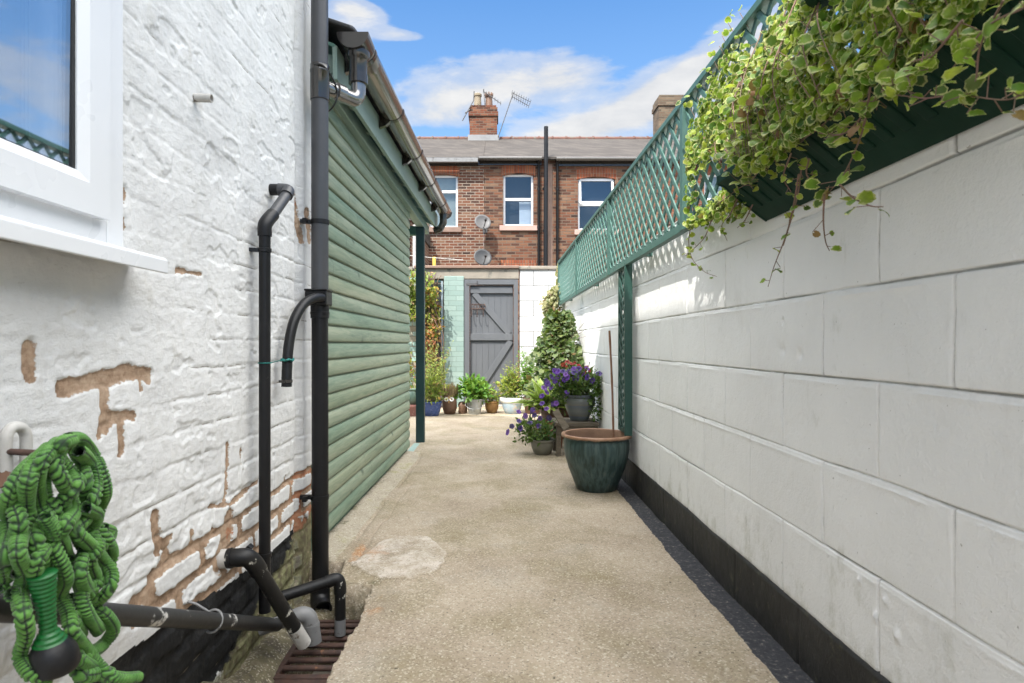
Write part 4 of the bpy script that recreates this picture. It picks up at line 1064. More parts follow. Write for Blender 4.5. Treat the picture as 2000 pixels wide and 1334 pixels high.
# ================================================================== HOSE ON ITS HOOK
def hose():
    t = thing('garden_hose', 'bright green crinkled expanding garden hose bunched on a wall hook', 'garden hose', (-.70, .93, .75))
    XH = -.665
    def hp(px, py, dx=0.0):
        x = XH+dx
        return Vector((x, -x*FPX/(VX-px), CH-(py-VY)/(VX-px)*(-x)))
    S = lambda L: [(x*.4, 800+y*.4) for x, y in L]
    strands = [
        (S([(345, 150), (300, 165), (280, 220), (340, 300), (370, 380), (305, 440), (330, 520), (370, 590), (430, 655), (500, 735), (548, 800), (540, 870), (480, 930), (430, 890), (390, 800), (410, 700)]), .022),
        (S([(330, 145), (400, 150), (450, 215), (490, 300), (515, 400), (490, 480), (470, 560), (525, 640), (545, 710), (520, 790), (470, 860), (400, 920)]), .0),
        (S([(320, 150), (250, 190), (180, 255), (140, 340), (130, 450), (150, 560), (175, 640), (200, 740), (230, 800)]), .012),
        (S([(300, 155), (200, 225), (100, 320), (45, 420), (35, 520), (40, 620), (20, 720), (25, 830), (-20, 880)]), -.008),
        (S([(150, 480), (100, 600), (85, 700), (120, 800), (100, 900), (112, 1000), (125, 1100), (98, 1200), (150, 1290), (210, 1310), (200, 1380)]), .014),
        (S([(210, 600), (275, 700), (325, 820), (300, 900), (335, 1000), (350, 1090), (420, 1165), (470, 1240), (550, 1310), (670, 1308)]), .022),
        (S([(430, 640), (385, 780), (400, 870), (430, 950), (515, 1000), (555, 1075), (500, 1150), (430, 1200), (400, 1300), (420, 1390)]), .006),
        (S([(215, 520), (265, 620), (210, 700), (165, 790), (190, 720), (250, 640), (280, 560)]), .020),
        (S([(360, 330), (410, 400), (430, 500), (390, 560), (330, 600), (300, 680), (340, 740)]), .010),
        (S([(260, 240), (215, 330), (225, 430), (270, 500), (240, 580), (180, 600)]), .004),
        (S([(350, 170), (395, 260), (420, 350), (400, 430), (440, 520), (455, 620), (500, 660), (540, 600), (500, 580)]), .002),
        (S([(310, 158), (270, 250), (300, 340), (345, 430), (360, 500), (320, 560), (260, 640), (215, 690)]), .024),
        (S([(280, 165), (210, 250), (180, 360), (200, 470), (250, 560), (300, 640), (330, 720), (390, 760)]), .018),
        (S([(240, 190), (150, 280), (80, 370), (70, 470), (95, 560), (70, 650), (55, 740), (90, 800)]), .002),
        (S([(420, 480), (470, 520), (450, 600), (480, 680), (440, 740), (460, 830), (400, 900), (430, 1000), (480, 1080)]), .020),
        (S([(380, 200), (440, 260), (470, 350), (455, 440), (410, 500), (380, 600), (420, 680)]), .014),
        (S([(60, 900), (130, 880), (170, 800), (140, 700), (170, 620)]), .006),
        (S([(330, 920), (370, 960), (360, 1040), (390, 1100), (360, 1160), (390, 1220), (460, 1270), (540, 1290)]), .012),
        (S([(360, 1240), (400, 1300), (500, 1290), (560, 1345), (620, 1400)]), .010)]
    V, F, SEAM, RUF, RING = [], [], [], [], []
    seg = 26
    for si, (pl, dx) in enumerate(strands):
        pts = catmull([hp(x, y, dx + .016*math.sin(k*1.9+si)) for k, (x, y) in enumerate(pl)], 10)
        # resample evenly
        L = [0]
        for a, b in zip(pts[:-1], pts[1:]): L.append(L[-1]+(b-a).length)
        st = .00115; n = int(L[-1]/st)
        res = []; j = 0
        for q in range(n):
            s = q*st
            while L[j+1] < s: j += 1
            f = (s-L[j])/max(1e-9, L[j+1]-L[j]); res.append(pts[j].lerp(pts[j+1], f))
        rng = np.random.RandomState(40+si)
        # irregular gathers: a few millimetres each
        ph = np.cumsum(np.clip(1.05+.5*fbm(np.arange(n)*.05, np.zeros(n)+si*3.3, 3, 3)*2, .35, 1.5))
        u = None
        base = len(V)
        for q in range(n):
            T = (res[min(q+1, n-1)]-res[max(q-1, 0)]).normalized()
            if u is None: u = T.orthogonal().normalized()
            u = (u-T*u.dot(T)).normalized(); w_ = T.cross(u)
            for k in range(seg):
                a = 2*math.pi*k/seg
                lump = (.5+.5*math.sin(ph[q] + 1.9*math.sin(a+si+q*.013) + 1.3*math.sin(2*a+q*.031) + .6*math.sin(5*a+q*.07)))**.6
                big = .5+.5*math.sin(q*.040+si*1.7+1.3*math.sin(a+q*.008))
                r = .0057 + .0043*lump + .0018*big
                seam = max(0, 1-abs(((a/(2*math.pi)*3+.04*math.sin(q*.05)) % 1)-.5)*9)
                r -= .0014*seam
                V.append(res[q]+(u*math.cos(a)+w_*math.sin(a))*r)
                SEAM.append(seam); RUF.append(lump); RING.append(q*.021+.25*math.sin(a*2+si+q*.01))
            if q:
                for k in range(seg):
                    k2 = (k+1) % seg
                    F.append((base+(q-1)*seg+k, base+(q-1)*seg+k2, base+q*seg+k2, base+q*seg+k))
    m = NT('green_hose_fabric')
    sm, rf = m.attr('seam'), m.attr('ruffle')
    c = m.ramp(m.noise(m.pos(), 25, 4), [(.3, (.036, .125, .016)), (.7, (.095, .235, .038))])
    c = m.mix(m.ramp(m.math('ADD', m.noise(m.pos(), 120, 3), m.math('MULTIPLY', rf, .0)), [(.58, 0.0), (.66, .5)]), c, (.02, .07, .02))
    c = m.mix(m.ramp(rf, [(.30, .92), (.62, 0.0)]), c, (.008, .030, .008))  # crease shade painted into the hollows between gathers
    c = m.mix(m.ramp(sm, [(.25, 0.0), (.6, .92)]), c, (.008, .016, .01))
    m.bump(m.noise(m.pos(), 400, 3), .2, .001)
    m.set(Base_Color=c, Roughness=.6, Specular_IOR_Level=.3, Sheen_Weight=.2)
    V = np.array([tuple(v) for v in V])
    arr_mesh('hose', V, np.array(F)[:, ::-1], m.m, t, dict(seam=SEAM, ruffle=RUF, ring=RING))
    # spray handle: tapered green grip with a black end
    a, b = hp(205*.4, 800+800*.4, .03), hp(242*.4, 800+1130*.4, .03)
    d = (b-a)
    gm_ = surf('green_grip', (.008, .12, .022), (.005, .085, .016), 20, .4, .1)
    prof = []
    N = 60
    for k in range(N+1):
        f = k/N
        prof.append(.0175*(1-.42*math.sin(min(1, f*1.15)*math.pi*.5)) + .010*max(0, f-.82)/.18 + .0011*math.sin(f*95))
    MB().tube([a+d*(k/N) for k in range(N+1)], prof, 24).build('grip', gm_, t, smooth=70)
    e_ = d.normalized()
    c0 = b - e_*.004
    MB().tube([c0, c0+e_*.012, c0+e_*.026+Vector((.004, 0, 0)), c0+e_*.044+Vector((.008, 0, 0)), c0+e_*.047+Vector((.008, 0, 0))], [.016, .025, .029, .029, .025], 28).build('spray_head', M['pipe'], t, smooth=40)
    h = thing('wall_hook', 'old rusty wall hook holding up the green garden hose', 'hook', (-.78, .9, .79))
    k = MB(); p = hp(145, 872, 0); k.tube(catmull([(-.80, p.y-.01, p.z-.004), (-.72, p.y, p.z-.010), (-.672, p.y, p.z-.004), (-.660, p.y, p.z+.012)], 6), .005, 10)
    k.tube([(-.661, p.y, p.z+.011), (-.657, p.y, p.z+.015)], .007, 12)
    k.build('hook', M['rust'], h, smooth=60)
    # white pipe loop left of the hose
    l = thing('white_pipe_loop', 'white painted bent pipe rising and turning down on the wall behind the hose', 'pipe', (-.77, .80, .78))
    def lp(px, py): return hp(px, py, -.105)
    MB().tube(catmull([lp(14, 960), lp(12, 900), lp(12, 858), lp(20, 838), lp(36, 834), lp(47, 842), lp(51, 862), lp(50, 930)], 8), .0088, 16).build('pipe', M['whitep'], l, smooth=60)
    MB().tube([lp(0, 935), lp(26, 940)], .014, 14).build('fitting', M['brown'], l, smooth=60)
hose()
# ================================================================== TRELLIS
def lattice(mb, u0, u1, v0, v1, pitch, w, place, th=.006):
    """diagonal slats clipped to the rectangle; place(u, v, layer) -> point"""
    H = v1-v0
    for lay, sg in ((0, 1), (1, -1)):
        c = u0 - H - pitch if sg > 0 else u0
        end = u1 if sg > 0 else u1 + H + pitch
        c += .02
        while c < end:
            # line u = c + sg*(v-v0)
            a, b = c, c+sg*H
            t0, t1 = 0.0, 1.0
            lo, hi = (u0-a)/(b-a), (u1-a)/(b-a)
            t0 = max(t0, min(lo, hi)); t1 = min(t1, max(lo, hi))
            if t1-t0 > .03:
                p = place(a+(b-a)*t0, v0+H*t0, lay); q = place(a+(b-a)*t1, v0+H*t1, lay)
                up = (place(0, 0, 1)-place(0, 0, 0)).normalized()
                mb.bar(p, q, w, th, up)
            c += pitch

def trellis():
    TX = .822
    t = thing('trellis_fence', 'long green diagonal lattice trellis fixed along the top of the white block wall', 'trellis', (TX, 4, 1.45))
    z0, z1 = 1.437, 1.955
    posts = [.86, 2.52, 4.18, 5.84, 7.46]
    MB().bar((TX, .3, z1+.012), (TX, 7.48, z1+.012), .050, .026).build('top_rail', M['trellis'], t, bevel=.002)
    MB().bar((TX, .3, z0), (TX, 7.48, z0), .030, .036).build('bottom_rail', M['trellis'], t, bevel=.002)
    pe = [.3] + posts
    for a, b in zip(pe[:-1], pe[1:]):
        mb = MB()
        lattice(mb, a, b, z0+.019, z1-.002, .104, .021, lambda u, v, l: Vector((TX-.009+.0085*l, u, v)), .007)
        mb.build('lattice_panel', M['trellis'], t)
    for y in posts:
        MB().box(TX-.024, TX+.018, y-.021, y+.021, z0-.019, z1-.002).build('post', M['trellis'], t, bevel=.002)
    for y in (1.6, 3.3, 5.0, 6.7):
        MB().bar((TX+.015, y, z0-.0), (BX+.01, y, z0-.0), .03, .03).build('spacer', M['trellis'], t)
    s = thing('trellis_strip', 'narrow upright strip of dark green trellis on the white wall behind the teal pot', 'trellis', (.84, 3.75, .4))
    for y in (3.655, 3.93):
        MB().box(.805 if y < 3.8 else .825, .852, y-.012, y+.012, .36, 1.435).build('post', M['trgreen'], s, bevel=.002)
    mb = MB(); lattice(mb, 3.667, 3.918, .39, 1.41, .085, .018, lambda u, v, l: Vector((.826+.008*l, u, v)), .006); mb.build('lattice_panel', M['trgreen'], s)
    for z in (.375, 1.42): MB().box(.822, .846, 3.667, 3.918, z-.012, z+.012).build('rail', M['trgreen'], s)
    # second trellis on the recessed wall by the pillar
    s = thing('grey_trellis', 'weathered trellis panel behind the climber beside the turquoise pillar', 'trellis', (-.95, 8.66, 1))
    mb = MB(); lattice(mb, -1.13, -.80, .1, 1.84, .11, .016, lambda u, v, l: Vector((u, 8.70-.008*l, v)), .006); mb.build('lattice_panel', M['dgreen'], s)
    for x in (-1.145, -.785): MB().box(x-.015, x+.015, 8.672, 8.706, .02, 1.86).build('post', M['bluegr'], s)
    MB().box(-1.13, -.80, 8.672, 8.70, 1.842, 1.87).build('rail', M['dgreen'], s)
M['trgreen'] = surf('deep_green_paint', (.016, .062, .048), (.012, .048, .037), 9, .5, .25, 60)
M['bluegr'] = surf('faded_blue_paint', (.22, .27, .30), (.17, .21, .24), 9, .6, .3)
trellis()

# ================================================================== LEAVES
def tmpl_round(n=18, scal=.06, cup=.22, fold=.26):
    """scalloped rounded leaf, stalk at the origin, blade along +y"""
    V = [(0, .48, .0)]; E = [0]
    for rr, e in ((.30, .55), (.5, 1.0)):
        for k in range(n):
            a = 2*math.pi*k/n - math.pi/2
            r = rr*(1+(scal*(1 if k % 2 else -1) if e == 1 else 0))
            x, y = r*math.cos(a)*1.0, r*math.sin(a)
            if k == 0: y += .20*rr*2
            if k in (1, n-1): y += .02*rr*2
            V.append((x*.86, .48+y, -cup*(rr*2)**2*.5 + fold*abs(x)*.8 + (.03*math.sin(2.6*a+1) if e == 1 else 0) - .10*(y+.1)**2)); E.append(e)
    F = []
    for k in range(n):
        k2 = (k+1) % n
        F.append((0, 1+k, 1+k2, 1+k2)); F.append((1+k, 1+n+k, 1+n+k2, 1+k2))
    return np.array(V), F, np.array(E)
def tmpl_lance(w=.32, droop=.18, n=4, fold=.25):
    V, E, F = [], [], []
    for i in range(n+1):
        t = i/n
        ww = w*.5*math.sin(math.pi*min(1, .06+t*.94)**.8) if i < n else .012
        z = -droop*t*t
        V += [(-ww, t, z+fold*ww), (0, t, z), (ww, t, z+fold*ww)]; E += [1, 0, 1]
    for i in range(n):
        a = i*3
        F += [(a, a+1, a+4, a+3), (a+1, a+2, a+5, a+4)]
    return np.array(V), F, np.array(E)
def tmpl_flower(n=10, depth=.35):
    V = [(0, 0, 0)]; E = [0]
    for rr, z, e in ((.16, .22, .3), (.34, depth, .7), (.5, depth*.92, 1.0)):
        for k in range(n):
            a = 2*math.pi*k/n
            r = rr*(1.0 if (k % 2 == 0 or e < 1) else .86)
            V.append((r*math.cos(a), r*math.sin(a), z - (.04 if k % 2 and e > .5 else 0))); E.append(e)
    F = []
    for k in range(n):
        k2 = (k+1) % n
        F.append((0, 1+k, 1+k2, 1+k2))
        for j in (0, 1): F.append((1+j*n+k, 1+(j+1)*n+k, 1+(j+1)*n+k2, 1+j*n+k2))
    return np.array(V), F, np.array(E)
T_ROUND, T_LANCE, T_OVAL, T_GRASS, T_FLOWER = tmpl_round(), tmpl_lance(), tmpl_lance(.55, .22, 4, .3), tmpl_lance(.10, .35, 4, .4), tmpl_flower()
T_IVY = tmpl_round(10, .17, .12, .12)

def scatter(name, T, pts, ydir, zdir, size, mat, parent, rnd=None):
    """copies of a leaf template in one mesh: ydir is the way the blade points, zdir its upper face"""
    V, F, E = T
    pts = np.asarray(pts, float); n = len(pts)
    y = np.asarray(ydir, float); y /= np.linalg.norm(y, axis=1)[:, None] + 1e-9
    z = np.asarray(zdir, float); z -= y*np.sum(z*y, 1)[:, None]; z /= np.linalg.norm(z, axis=1)[:, None] + 1e-9
    x = np.cross(y, z)
    size = np.broadcast_to(np.asarray(size, float), (n,))
    Rm = np.stack([x, y, z], -1) * size[:, None, None]
    W_ = np.einsum('nij,vj->nvi', Rm, V) + pts[:, None, :]
    m = len(V)
    Fq = np.array([f for f in F]); 
    FF = (Fq[None] + (np.arange(n)*m)[:, None, None]).reshape(-1, 4)
    rnd = RS.rand(n) if rnd is None else np.asarray(rnd)
    # triangles were stored as degenerate quads: split the two kinds
    tri = FF[:, 2] == FF[:, 3]
    A = np.repeat(rnd, m); Ed = np.tile(E, n)
    Vw = W_.reshape(-1, 3)
    if parent is not None:
        o = wloc(parent); Vw = Vw - np.array([o.x, o.y, o.z])
    me = bpy.data.meshes.new(name)
    cnt = np.where(tri, 3, 4); st = np.concatenate([[0], np.cumsum(cnt)[:-1]])
    keep = np.ones(FF.shape, bool); keep[tri, 3] = False
    loops = FF[keep]
    me.vertices.add(len(Vw)); me.vertices.foreach_set('co', Vw.astype(np.float32).ravel())
    me.loops.add(len(loops)); me.loops.foreach_set('vertex_index', loops.astype(np.int32))
    me.polygons.add(len(FF)); me.polygons.foreach_set('loop_start', st.astype(np.int32)); me.polygons.foreach_set('loop_total', cnt.astype(np.int32))
    me.update(calc_edges=True)
    for an, av in (('rnd', A), ('edge', Ed)):
        a = me.attributes.new(an, 'FLOAT', 'POINT'); a.data.foreach_set('value', av.astype(np.float32))
    me.shade_smooth()
    return link_mesh(name, me, mat, parent)

def rdir(n, bias=(0, 0, 0), s=1.0):
    d = RS.randn(n, 3)*s + np.array(bias)
    return d/np.linalg.norm(d, axis=1)[:, None]

L = {}
L['trail'] = mat_leaf('variegated_leaf', [(0, (.022, .075, .012)), (.22, (.075, .19, .016)), (.6, (.22, .36, .026)), (1, (.44, .50, .055))], (.62, .62, .26), .42, dead=((.24, .12, .06), .025))
L['ivy'] = mat_leaf('ivy_leaf', [(0, (.016, .045, .012)), (.4, (.038, .085, .020)), (.75, (.085, .14, .034)), (1, (.19, .22, .065))], (.19, .215, .095), .25, dead=((.22, .11, .05), .012))
L['pale'] = mat_leaf('pale_ivy_leaf', [(0, (.12, .13, .04)), (.5, (.25, .24, .09)), (1, (.36, .33, .16))], (.42, .39, .22), .25, dead=((.30, .19, .10), .12))
L['fresh'] = mat_leaf('fresh_green_leaf', [(0, (.04, .14, .015)), (.5, (.10, .26, .03)), (1, (.20, .36, .06))], None, .35)
L['lime'] = mat_leaf('lime_leaf', [(0, (.11, .19, .025)), (.5, (.24, .31, .045)), (1, (.38, .40, .08))], None, .35, dead=((.32, .2, .08), .08))
L['hosta'] = mat_leaf('hosta_leaf', [(0, (.26, .40, .06)), (1, (.42, .52, .12))], (.66, .70, .36), .35)
L['pet'] = mat_leaf('petunia_leaf', [(0, (.035, .085, .018)), (.5, (.075, .15, .03)), (1, (.14, .22, .05))], None, .3)
L['autumn'] = mat_leaf('climber_leaf', [(0, (.07, .13, .02)), (.35, (.19, .24, .03)), (.62, (.38, .34, .05)), (.8, (.40, .22, .04)), (1, (.30, .07, .03))], None, .35)
L['red'] = mat_leaf('reddening_leaf', [(0, (.22, .05, .025)), (.4, (.30, .11, .04)), (.7, (.30, .20, .06)), (1, (.15, .15, .04))], None, .3)
L['straw'] = mat_leaf('straw', [(0, (.20, .13, .07)), (1, (.42, .31, .18))], None, .1)
L['violet'] = mat_leaf('violet_petal', [(0, (.065, .014, .23)), (.5, (.14, .030, .38)), (1, (.27, .10, .52))], None, .25, .6)
L['crimson'] = mat_leaf('crimson_petal', [(0, (.35, .008, .03)), (1, (.55, .02, .06))], None, .25)
L['pink'] = mat_leaf('pink_petal', [(0, (.75, .10, .16)), (1, (.80, .22, .26))], None, .25)

def planter():
    t = thing('wall_planter', 'dark green ribbed trough planter hung high on the white wall under the trailing leaves', 'planter', (.8, 1.2, 1.35))
    y0, y1 = .42, 1.885
    A, B_, C = (.874, 1.325), (.850, 1.342), (.735, 1.436)
    b = MB()
    b.prism([A, B_, C, (.715, 1.444), (.715, 1.470), (.730, 1.470), (.742, 1.452), (.856, 1.360), (.862, 1.52), (.874, 1.52)], 'y', y0, y1)
    b.build('trough', M['trough'], t, bevel=.003)
    r = MB()
    dx, dz = C[0]-B_[0], C[1]-B_[1]
    nrm = Vector((dz, 0, -dx)).normalized()*-1
    nrm = Vector((-abs(dz), 0, -abs(dx))).normalized()
    for y in np.arange(y0+.03, y1-.03, .060):
        p = Vector((B_[0]+dx*.18, y, B_[1]+dz*.18)); q = Vector((B_[0]+dx*.97, y, B_[1]+dz*.97))
        r.bar(p+nrm*.001, q+nrm*.001, .030, .007, nrm)
    r.build('ribs', M['trough'], t, bevel=.005)
    e = MB(); e.prism([A, B_, C, (.715, 1.444), (.715, 1.470), (.874, 1.52)], 'y', y1+.001, y1+.012); e.build('end_panel', M['trough'], t)
    s = MB(); s.prism([(.850, 1.38), (.75, 1.462), (.86, 1.49)], 'y', y0+.02, y1-.02); s.build('soil', M['soil'], t)
    p = thing('hanging_pot', 'dark green pot above the trailing leaves at the top edge', 'pot', (.735, 1.25, 1.66))
    m = MB(); m.lathe([(.055, 0), (.075, .008), (.090, .06), (.10, .13), (.108, .135), (.108, .155), (.098, .155), (.09, .12)], (.735, 1.235, 1.668), 32); m.build('pot', M['trough'], p, smooth=40)
    MB().tube([(.735, 1.235, 1.82), (.79, 1.235, 1.93), (.822, 1.235, 1.985)], .003, 6).build('hanger', M['cable'], p)
planter()

def trailing_plant():
    t = thing('trailing_plant', 'mass of variegated green and cream trailing leaves spilling from the wall planter over the trellis', 'plant', (.75, 1.3, 1.5))
    rs = np.random.RandomState(3)
    P, D, Z, S = [], [], [], []
    stems = MB()
    def strand(pts, n, size, spread=.010, r0=.0022):
        c = catmull(pts, 10)
        stems.tube(c, [r0*(1-.6*i/len(c)) for i in range(len(c))], 5)
        for k in range(n):
            f = (k+.3)/n*(len(c)-1.01); i = int(f)
            p = c[i].lerp(c[i+1], f-i); tg = (c[i+1]-c[i]).normalized()
            sd = tg.cross(Vector((0, 0, 1))) if abs(tg.z) < .95 else Vector((1, 0, 0))
            sd = sd.normalized()*(1 if k % 2 else -1)
            d = sd*.8+tg*.5+Vector(rs.randn(3)*.35)
            q = p+Vector(rs.randn(3)*spread)
            P.append(q); D.append(d); Z.append(Vector((-.75, -.35, .55))+Vector(rs.randn(3)*.55)); S.append(size*(.55+.6*rs.rand())*min(1., .45+.5*q.y))
            stems.tube([p, q], .0009, 3, caps=False)
    # surface of the mass: from the trellis top (v=0) down over the lip (v=1)
    def skin(Y, v, k):
        top = Vector((.800, Y, 1.93)); mid = Vector((.765-.03*(Y < 1.6), Y, 1.68)); lip = Vector((.700, Y, 1.475)); low = Vector((.675, Y, 1.405))
        if v < .4: p = top.lerp(mid, v/.4)
        elif v < .8: p = mid.lerp(lip, (v-.4)/.4)
        else: p = lip.lerp(low, (v-.8)/.2)
        lump = .035*fbm(np.array([Y*3.3]), np.array([v*2.4]), 33, 3)[0]
        p.x += -lump - .03*max(0, 1-abs(v-.6)*2.2) + .02*k
        s_ = min(1, max(0, (Y-1.62)/.25)); s_ = s_*s_*(3-2*s_)
        p.x += s_*(.798-.02*k-p.x); p.z += s_*(max(p.z, 1.47-.06*k)-p.z)
        return p
    n = 0
    while n < 8200:
        Y = .50*(2.40/.50)**rs.rand(); v = rs.rand()
        far = max(0, (Y-1.85)/.60)
        if Y > 1.88 and v > 1.06-.30*far: continue
        dens = .55 + 1.9*fbm(np.array([Y*4.0]), np.array([v*3.0]), 36, 3)[0]
        if v < .35: dens -= .25 + .2*far
        dens -= .25*far
        if rs.rand() > dens+.15: continue
        k = rs.rand()
        p = skin(Y, v, k)
        P.append(p); D.append(Vector((-.25+.3*rs.randn(), rs.randn()*.5, -1.0+.4*rs.randn()))); Z.append(Vector((-.70, -.20, .55))+Vector(rs.randn(3)*.85))
        S.append((.0165+.0075*min(1.6, Y))*(.45+.9*rs.rand()**1.4)); n += 1
    # lower fringe beyond the trough, against the wall and the trellis foot
    for k in range(300):
        Y = 1.88+.55*rs.rand()**1.3; f = rs.rand()
        p = Vector((.815-.035*rs.rand(), Y, 1.48-.10*rs.rand()*(1-(Y-1.88)/.75)-.03))
        P.append(p); D.append(Vector(rs.randn(3)*.6+np.array((-.3, 0, -.7)))); Z.append(Vector((-.8, -.4, .6))+Vector(rs.randn(3)*.5)); S.append(.026*(.6+.6*rs.rand()))
    # runners over the rail into the sky
    for (px, py) in ((1422, 45), (1445, 25), (1405, 90), (1395, 120), (1375, 165), (1362, 190), (1345, 205), (1410, 70), (1385, 140)):
        Y = .79*FPX/(px-VX); p = at(px, py, Y)
        stems.tube([p+Vector((.02, -.02, -.06)), p], .0013, 4)
        for q in range(3):
            P.append(p+Vector(rs.randn(3)*.016)); D.append(Vector(rs.randn(3))); Z.append(Vector((-.6, -.7, .3))+Vector(rs.randn(3)*.4)); S.append(.024*(.7+.5*rs.rand()))
    # hanging strands, photo course by course
    def pl(L_, x):
        return [at(px, py, x_*FPX/(px-VX)) for (px, py), x_ in zip(L_, np.linspace(x[0], x[1], len(L_)))]
    strand(pl([(1700, 170), (1690, 235), (1672, 290), (1645, 345), (1610, 385)], (.66, .70)), 13, .034)
    strand(pl([(1640, 360), (1665, 385), (1700, 402), (1725, 404)], (.68, .70)), 5, .030)
    strand(pl([(1560, 340), (1550, 400), (1535, 460), (1512, 520), (1500, 560)], (.70, .76)), 9, .024)
    strand(pl([(1565, 330), (1558, 380), (1545, 430), (1530, 480)], (.71, .77)), 7, .022)
    strand(pl([(1610, 380), (1608, 430), (1612, 470), (1620, 490)], (.68, .72)), 4, .022)
    strand(pl([(1350, 440), (1345, 470), (1352, 505), (1375, 530), (1400, 540)], (.80, .81)), 10, .026)
    strand(pl([(1390, 430), (1375, 465), (1350, 490), (1338, 500)], (.79, .80)), 12, .026)
    strand(pl([(1440, 390), (1425, 420), (1410, 440), (1420, 470)], (.77, .80)), 9, .026)
    strand(pl([(1470, 400), (1455, 430), (1440, 445)], (.77, .80)), 5, .024)
    strand(pl([(1600, 260), (1650, 260), (1700, 205), (1745, 150), (1790, 190), (1870, 185), (1960, 195), (2010, 180)], (.68, .64)), 44, .030, .016, .0018)
    strand(pl([(1960, 0), (1915, 90), (1905, 160), (1880, 205)], (.62, .65)), 7, .032, .008, .0017)
    strand(pl([(2010, 10), (1930, 50), (1880, 110), (1850, 145)], (.61, .65)), 9, .032, .01, .0017)
    strand(pl([(1760, 60), (1735, 130), (1715, 190), (1712, 215)], (.66, .68)), 9, .032)
    strand(pl([(1720, 130), (1660, 190), (1600, 250), (1540, 290), (1495, 330)], (.66, .71)), 26, .030, .014)
    strand(pl([(1880, 40), (1820, 110), (1770, 150), (1720, 180)], (.63, .66)), 22, .033, .014)
    strand(pl([(1500, 300), (1470, 350), (1440, 370), (1400, 400)], (.70, .77)), 26, .027, .016)
    strand(pl([(1580, 310), (1575, 340), (1590, 355)], (.70, .73)), 5, .03)
    strand(pl([(1545, 300), (1530, 345), (1545, 375)], (.68, .72)), 5, .028)
    for q in range(34):
        Y = .6+1.5*rs.rand(); a = skin(Y, .1+.5*rs.rand(), .2)
        b = skin(Y-.25+.2*rs.rand(), .95, 0)+Vector((0, 0, -.03*rs.rand()))
        strand([a, (a+b)*.5+Vector((-.035, 0, .015)), b], 12, .034, .016)
    scatter('leaves', T_ROUND, P, D, Z, S, L['trail'], t, np.clip(rs.rand(len(P)), 0, .999))
    tag(stems.build('stems', M['stem'], t, smooth=70), kind='stuff')
trailing_plant()

# ================================================================== POTS AND PLANTS
def pot(name, label, prof, x, y, mat, z=0.0, cat='plant pot', wob=0.0, inner=.88, depth=.03, soil=True, rim=None, body=None, seg=48):
    t = thing(name, label, cat, (x, y, z))
    rt, zt = prof[-1]
    p = list(prof) + [(rt*.96, zt+.004), (rt*inner, zt), (rt*inner*.97, zt-depth-.03)]
    MB().lathe(p, (x, y, z), seg, wob).build(body or 'body', mat, t, smooth=45)
    if soil: MB().disc((x, y, z+zt-depth), (0, 0, 1), rt*inner*.985, 24).build('soil', M['soil'], t)
    return t

def band(t, r0, r1, z0, z1, mat, name, c):
    MB().lathe([(r0, z0), (r0+.006, z0+.004), (r1+.008, (z0+z1)*.5), (r1+.006, z1-.004), (r1, z1)], c, 48).build(name, mat, t, smooth=50)

# glaze of the big pot: vertical runs of teal over brown
m = NT('teal_glaze'); p_ = m.pos((1, 1, .10)); 
a_ = m.noise(p_, 40, 5, .6, .3)
c_ = m.ramp(m.math('ADD', m.math('MULTIPLY', a_, .8), m.math('MULTIPLY', m.noise(m.pos((1, 1, .6)), 7, 5), .25)), [(.36, (.022, .032, .026)), (.46, (.032, .055, .050)), (.56, (.052, .088, .085)), (.68, (.092, .122, .108)), (.8, (.11, .10, .07))])
sz_ = m.t.nodes.new('ShaderNodeSeparateXYZ'); m.t.links.new(m.n('ShaderNodeTexCoord', out=3), sz_.inputs[0])
c_ = m.mix(m.ramp(m.math('ADD', sz_.outputs[2], m.math('MULTIPLY', a_, .12)), [(.02, .0), (.14, .0), (.2, .0), (.345, .0)]), c_, (.1, .1, .1))
c_ = m.mix(m.ramp(m.math('ADD', sz_.outputs[2], m.math('MULTIPLY', m.math('SUBTRACT', a_, .5), .02)), [(.338, 0.0), (.344, 1.0)]), c_, m.ramp(m.noise(m.pos(), 14, 5), [(.35, (.22, .115, .065)), (.7, (.36, .215, .135))]))
m.bump(a_, .12, .004)
M['teal'] = m.set(Base_Color=c_, Roughness=.48, Specular_IOR_Level=.35, Coat_Weight=.05)

M['tanclay'] = surf('unglazed_clay', (.27, .165, .105), (.20, .12, .078), 9, .85, .3)
t = thing('teal_pot', 'large empty teal glazed pot with terracotta rim standing by the black wall foot', 'plant pot', (.650, 3.77, 0))
pf = [(.118, 0), (.128, .006), (.150, .065), (.178, .135), (.198, .205), (.208, .26), (.209, .295), (.2045, .318), (.2015, .326), (.208, .331), (.221, .337), (.2245, .346), (.221, .355), (.211, .358), (.200, .353), (.196, .335), (.197, .28), (.186, .20), (.15, .11), (.14, .10)]
MB().lathe(pf, (.650, 3.77, .002), 72).build('body', M['teal'], t, smooth=60)
MB().lathe([(.1995, .3545), (.1945, .335), (.1950, .28), (.184, .20), (.172, .161), (.171, .160)], (.650, 3.77, .002), 60, 0.0, False).build('inside', M['tanclay'], t, smooth=60)
MB().disc((.650, 3.77, .166), (0, 0, 1), .172, 32).build('soil', M['brown'], t)
t = thing('garden_cane', 'thin brown bamboo cane standing in the teal glazed pot', 'cane', (.78, 3.79, .16))
c0, c1 = Vector((.768, 3.80, .16)), at(1190, 646, 3.86)
cm = MB(); cm.tube([c0.lerp(c1, f) + Vector((.006*math.sin(f*3), 0, 0)) for f in np.linspace(0, 1, 14)], [.0066+.0012*(k % 4 == 0) for k in range(14)], 10)
cm.build('cane', M['cane'], t, smooth=60)
M['ringpot'] = None
m = NT('blue_grey_glaze')
sz_ = m.t.nodes.new('ShaderNodeSeparateXYZ'); m.t.links.new(m.n('ShaderNodeTexCoord', out=3), sz_.inputs[0])
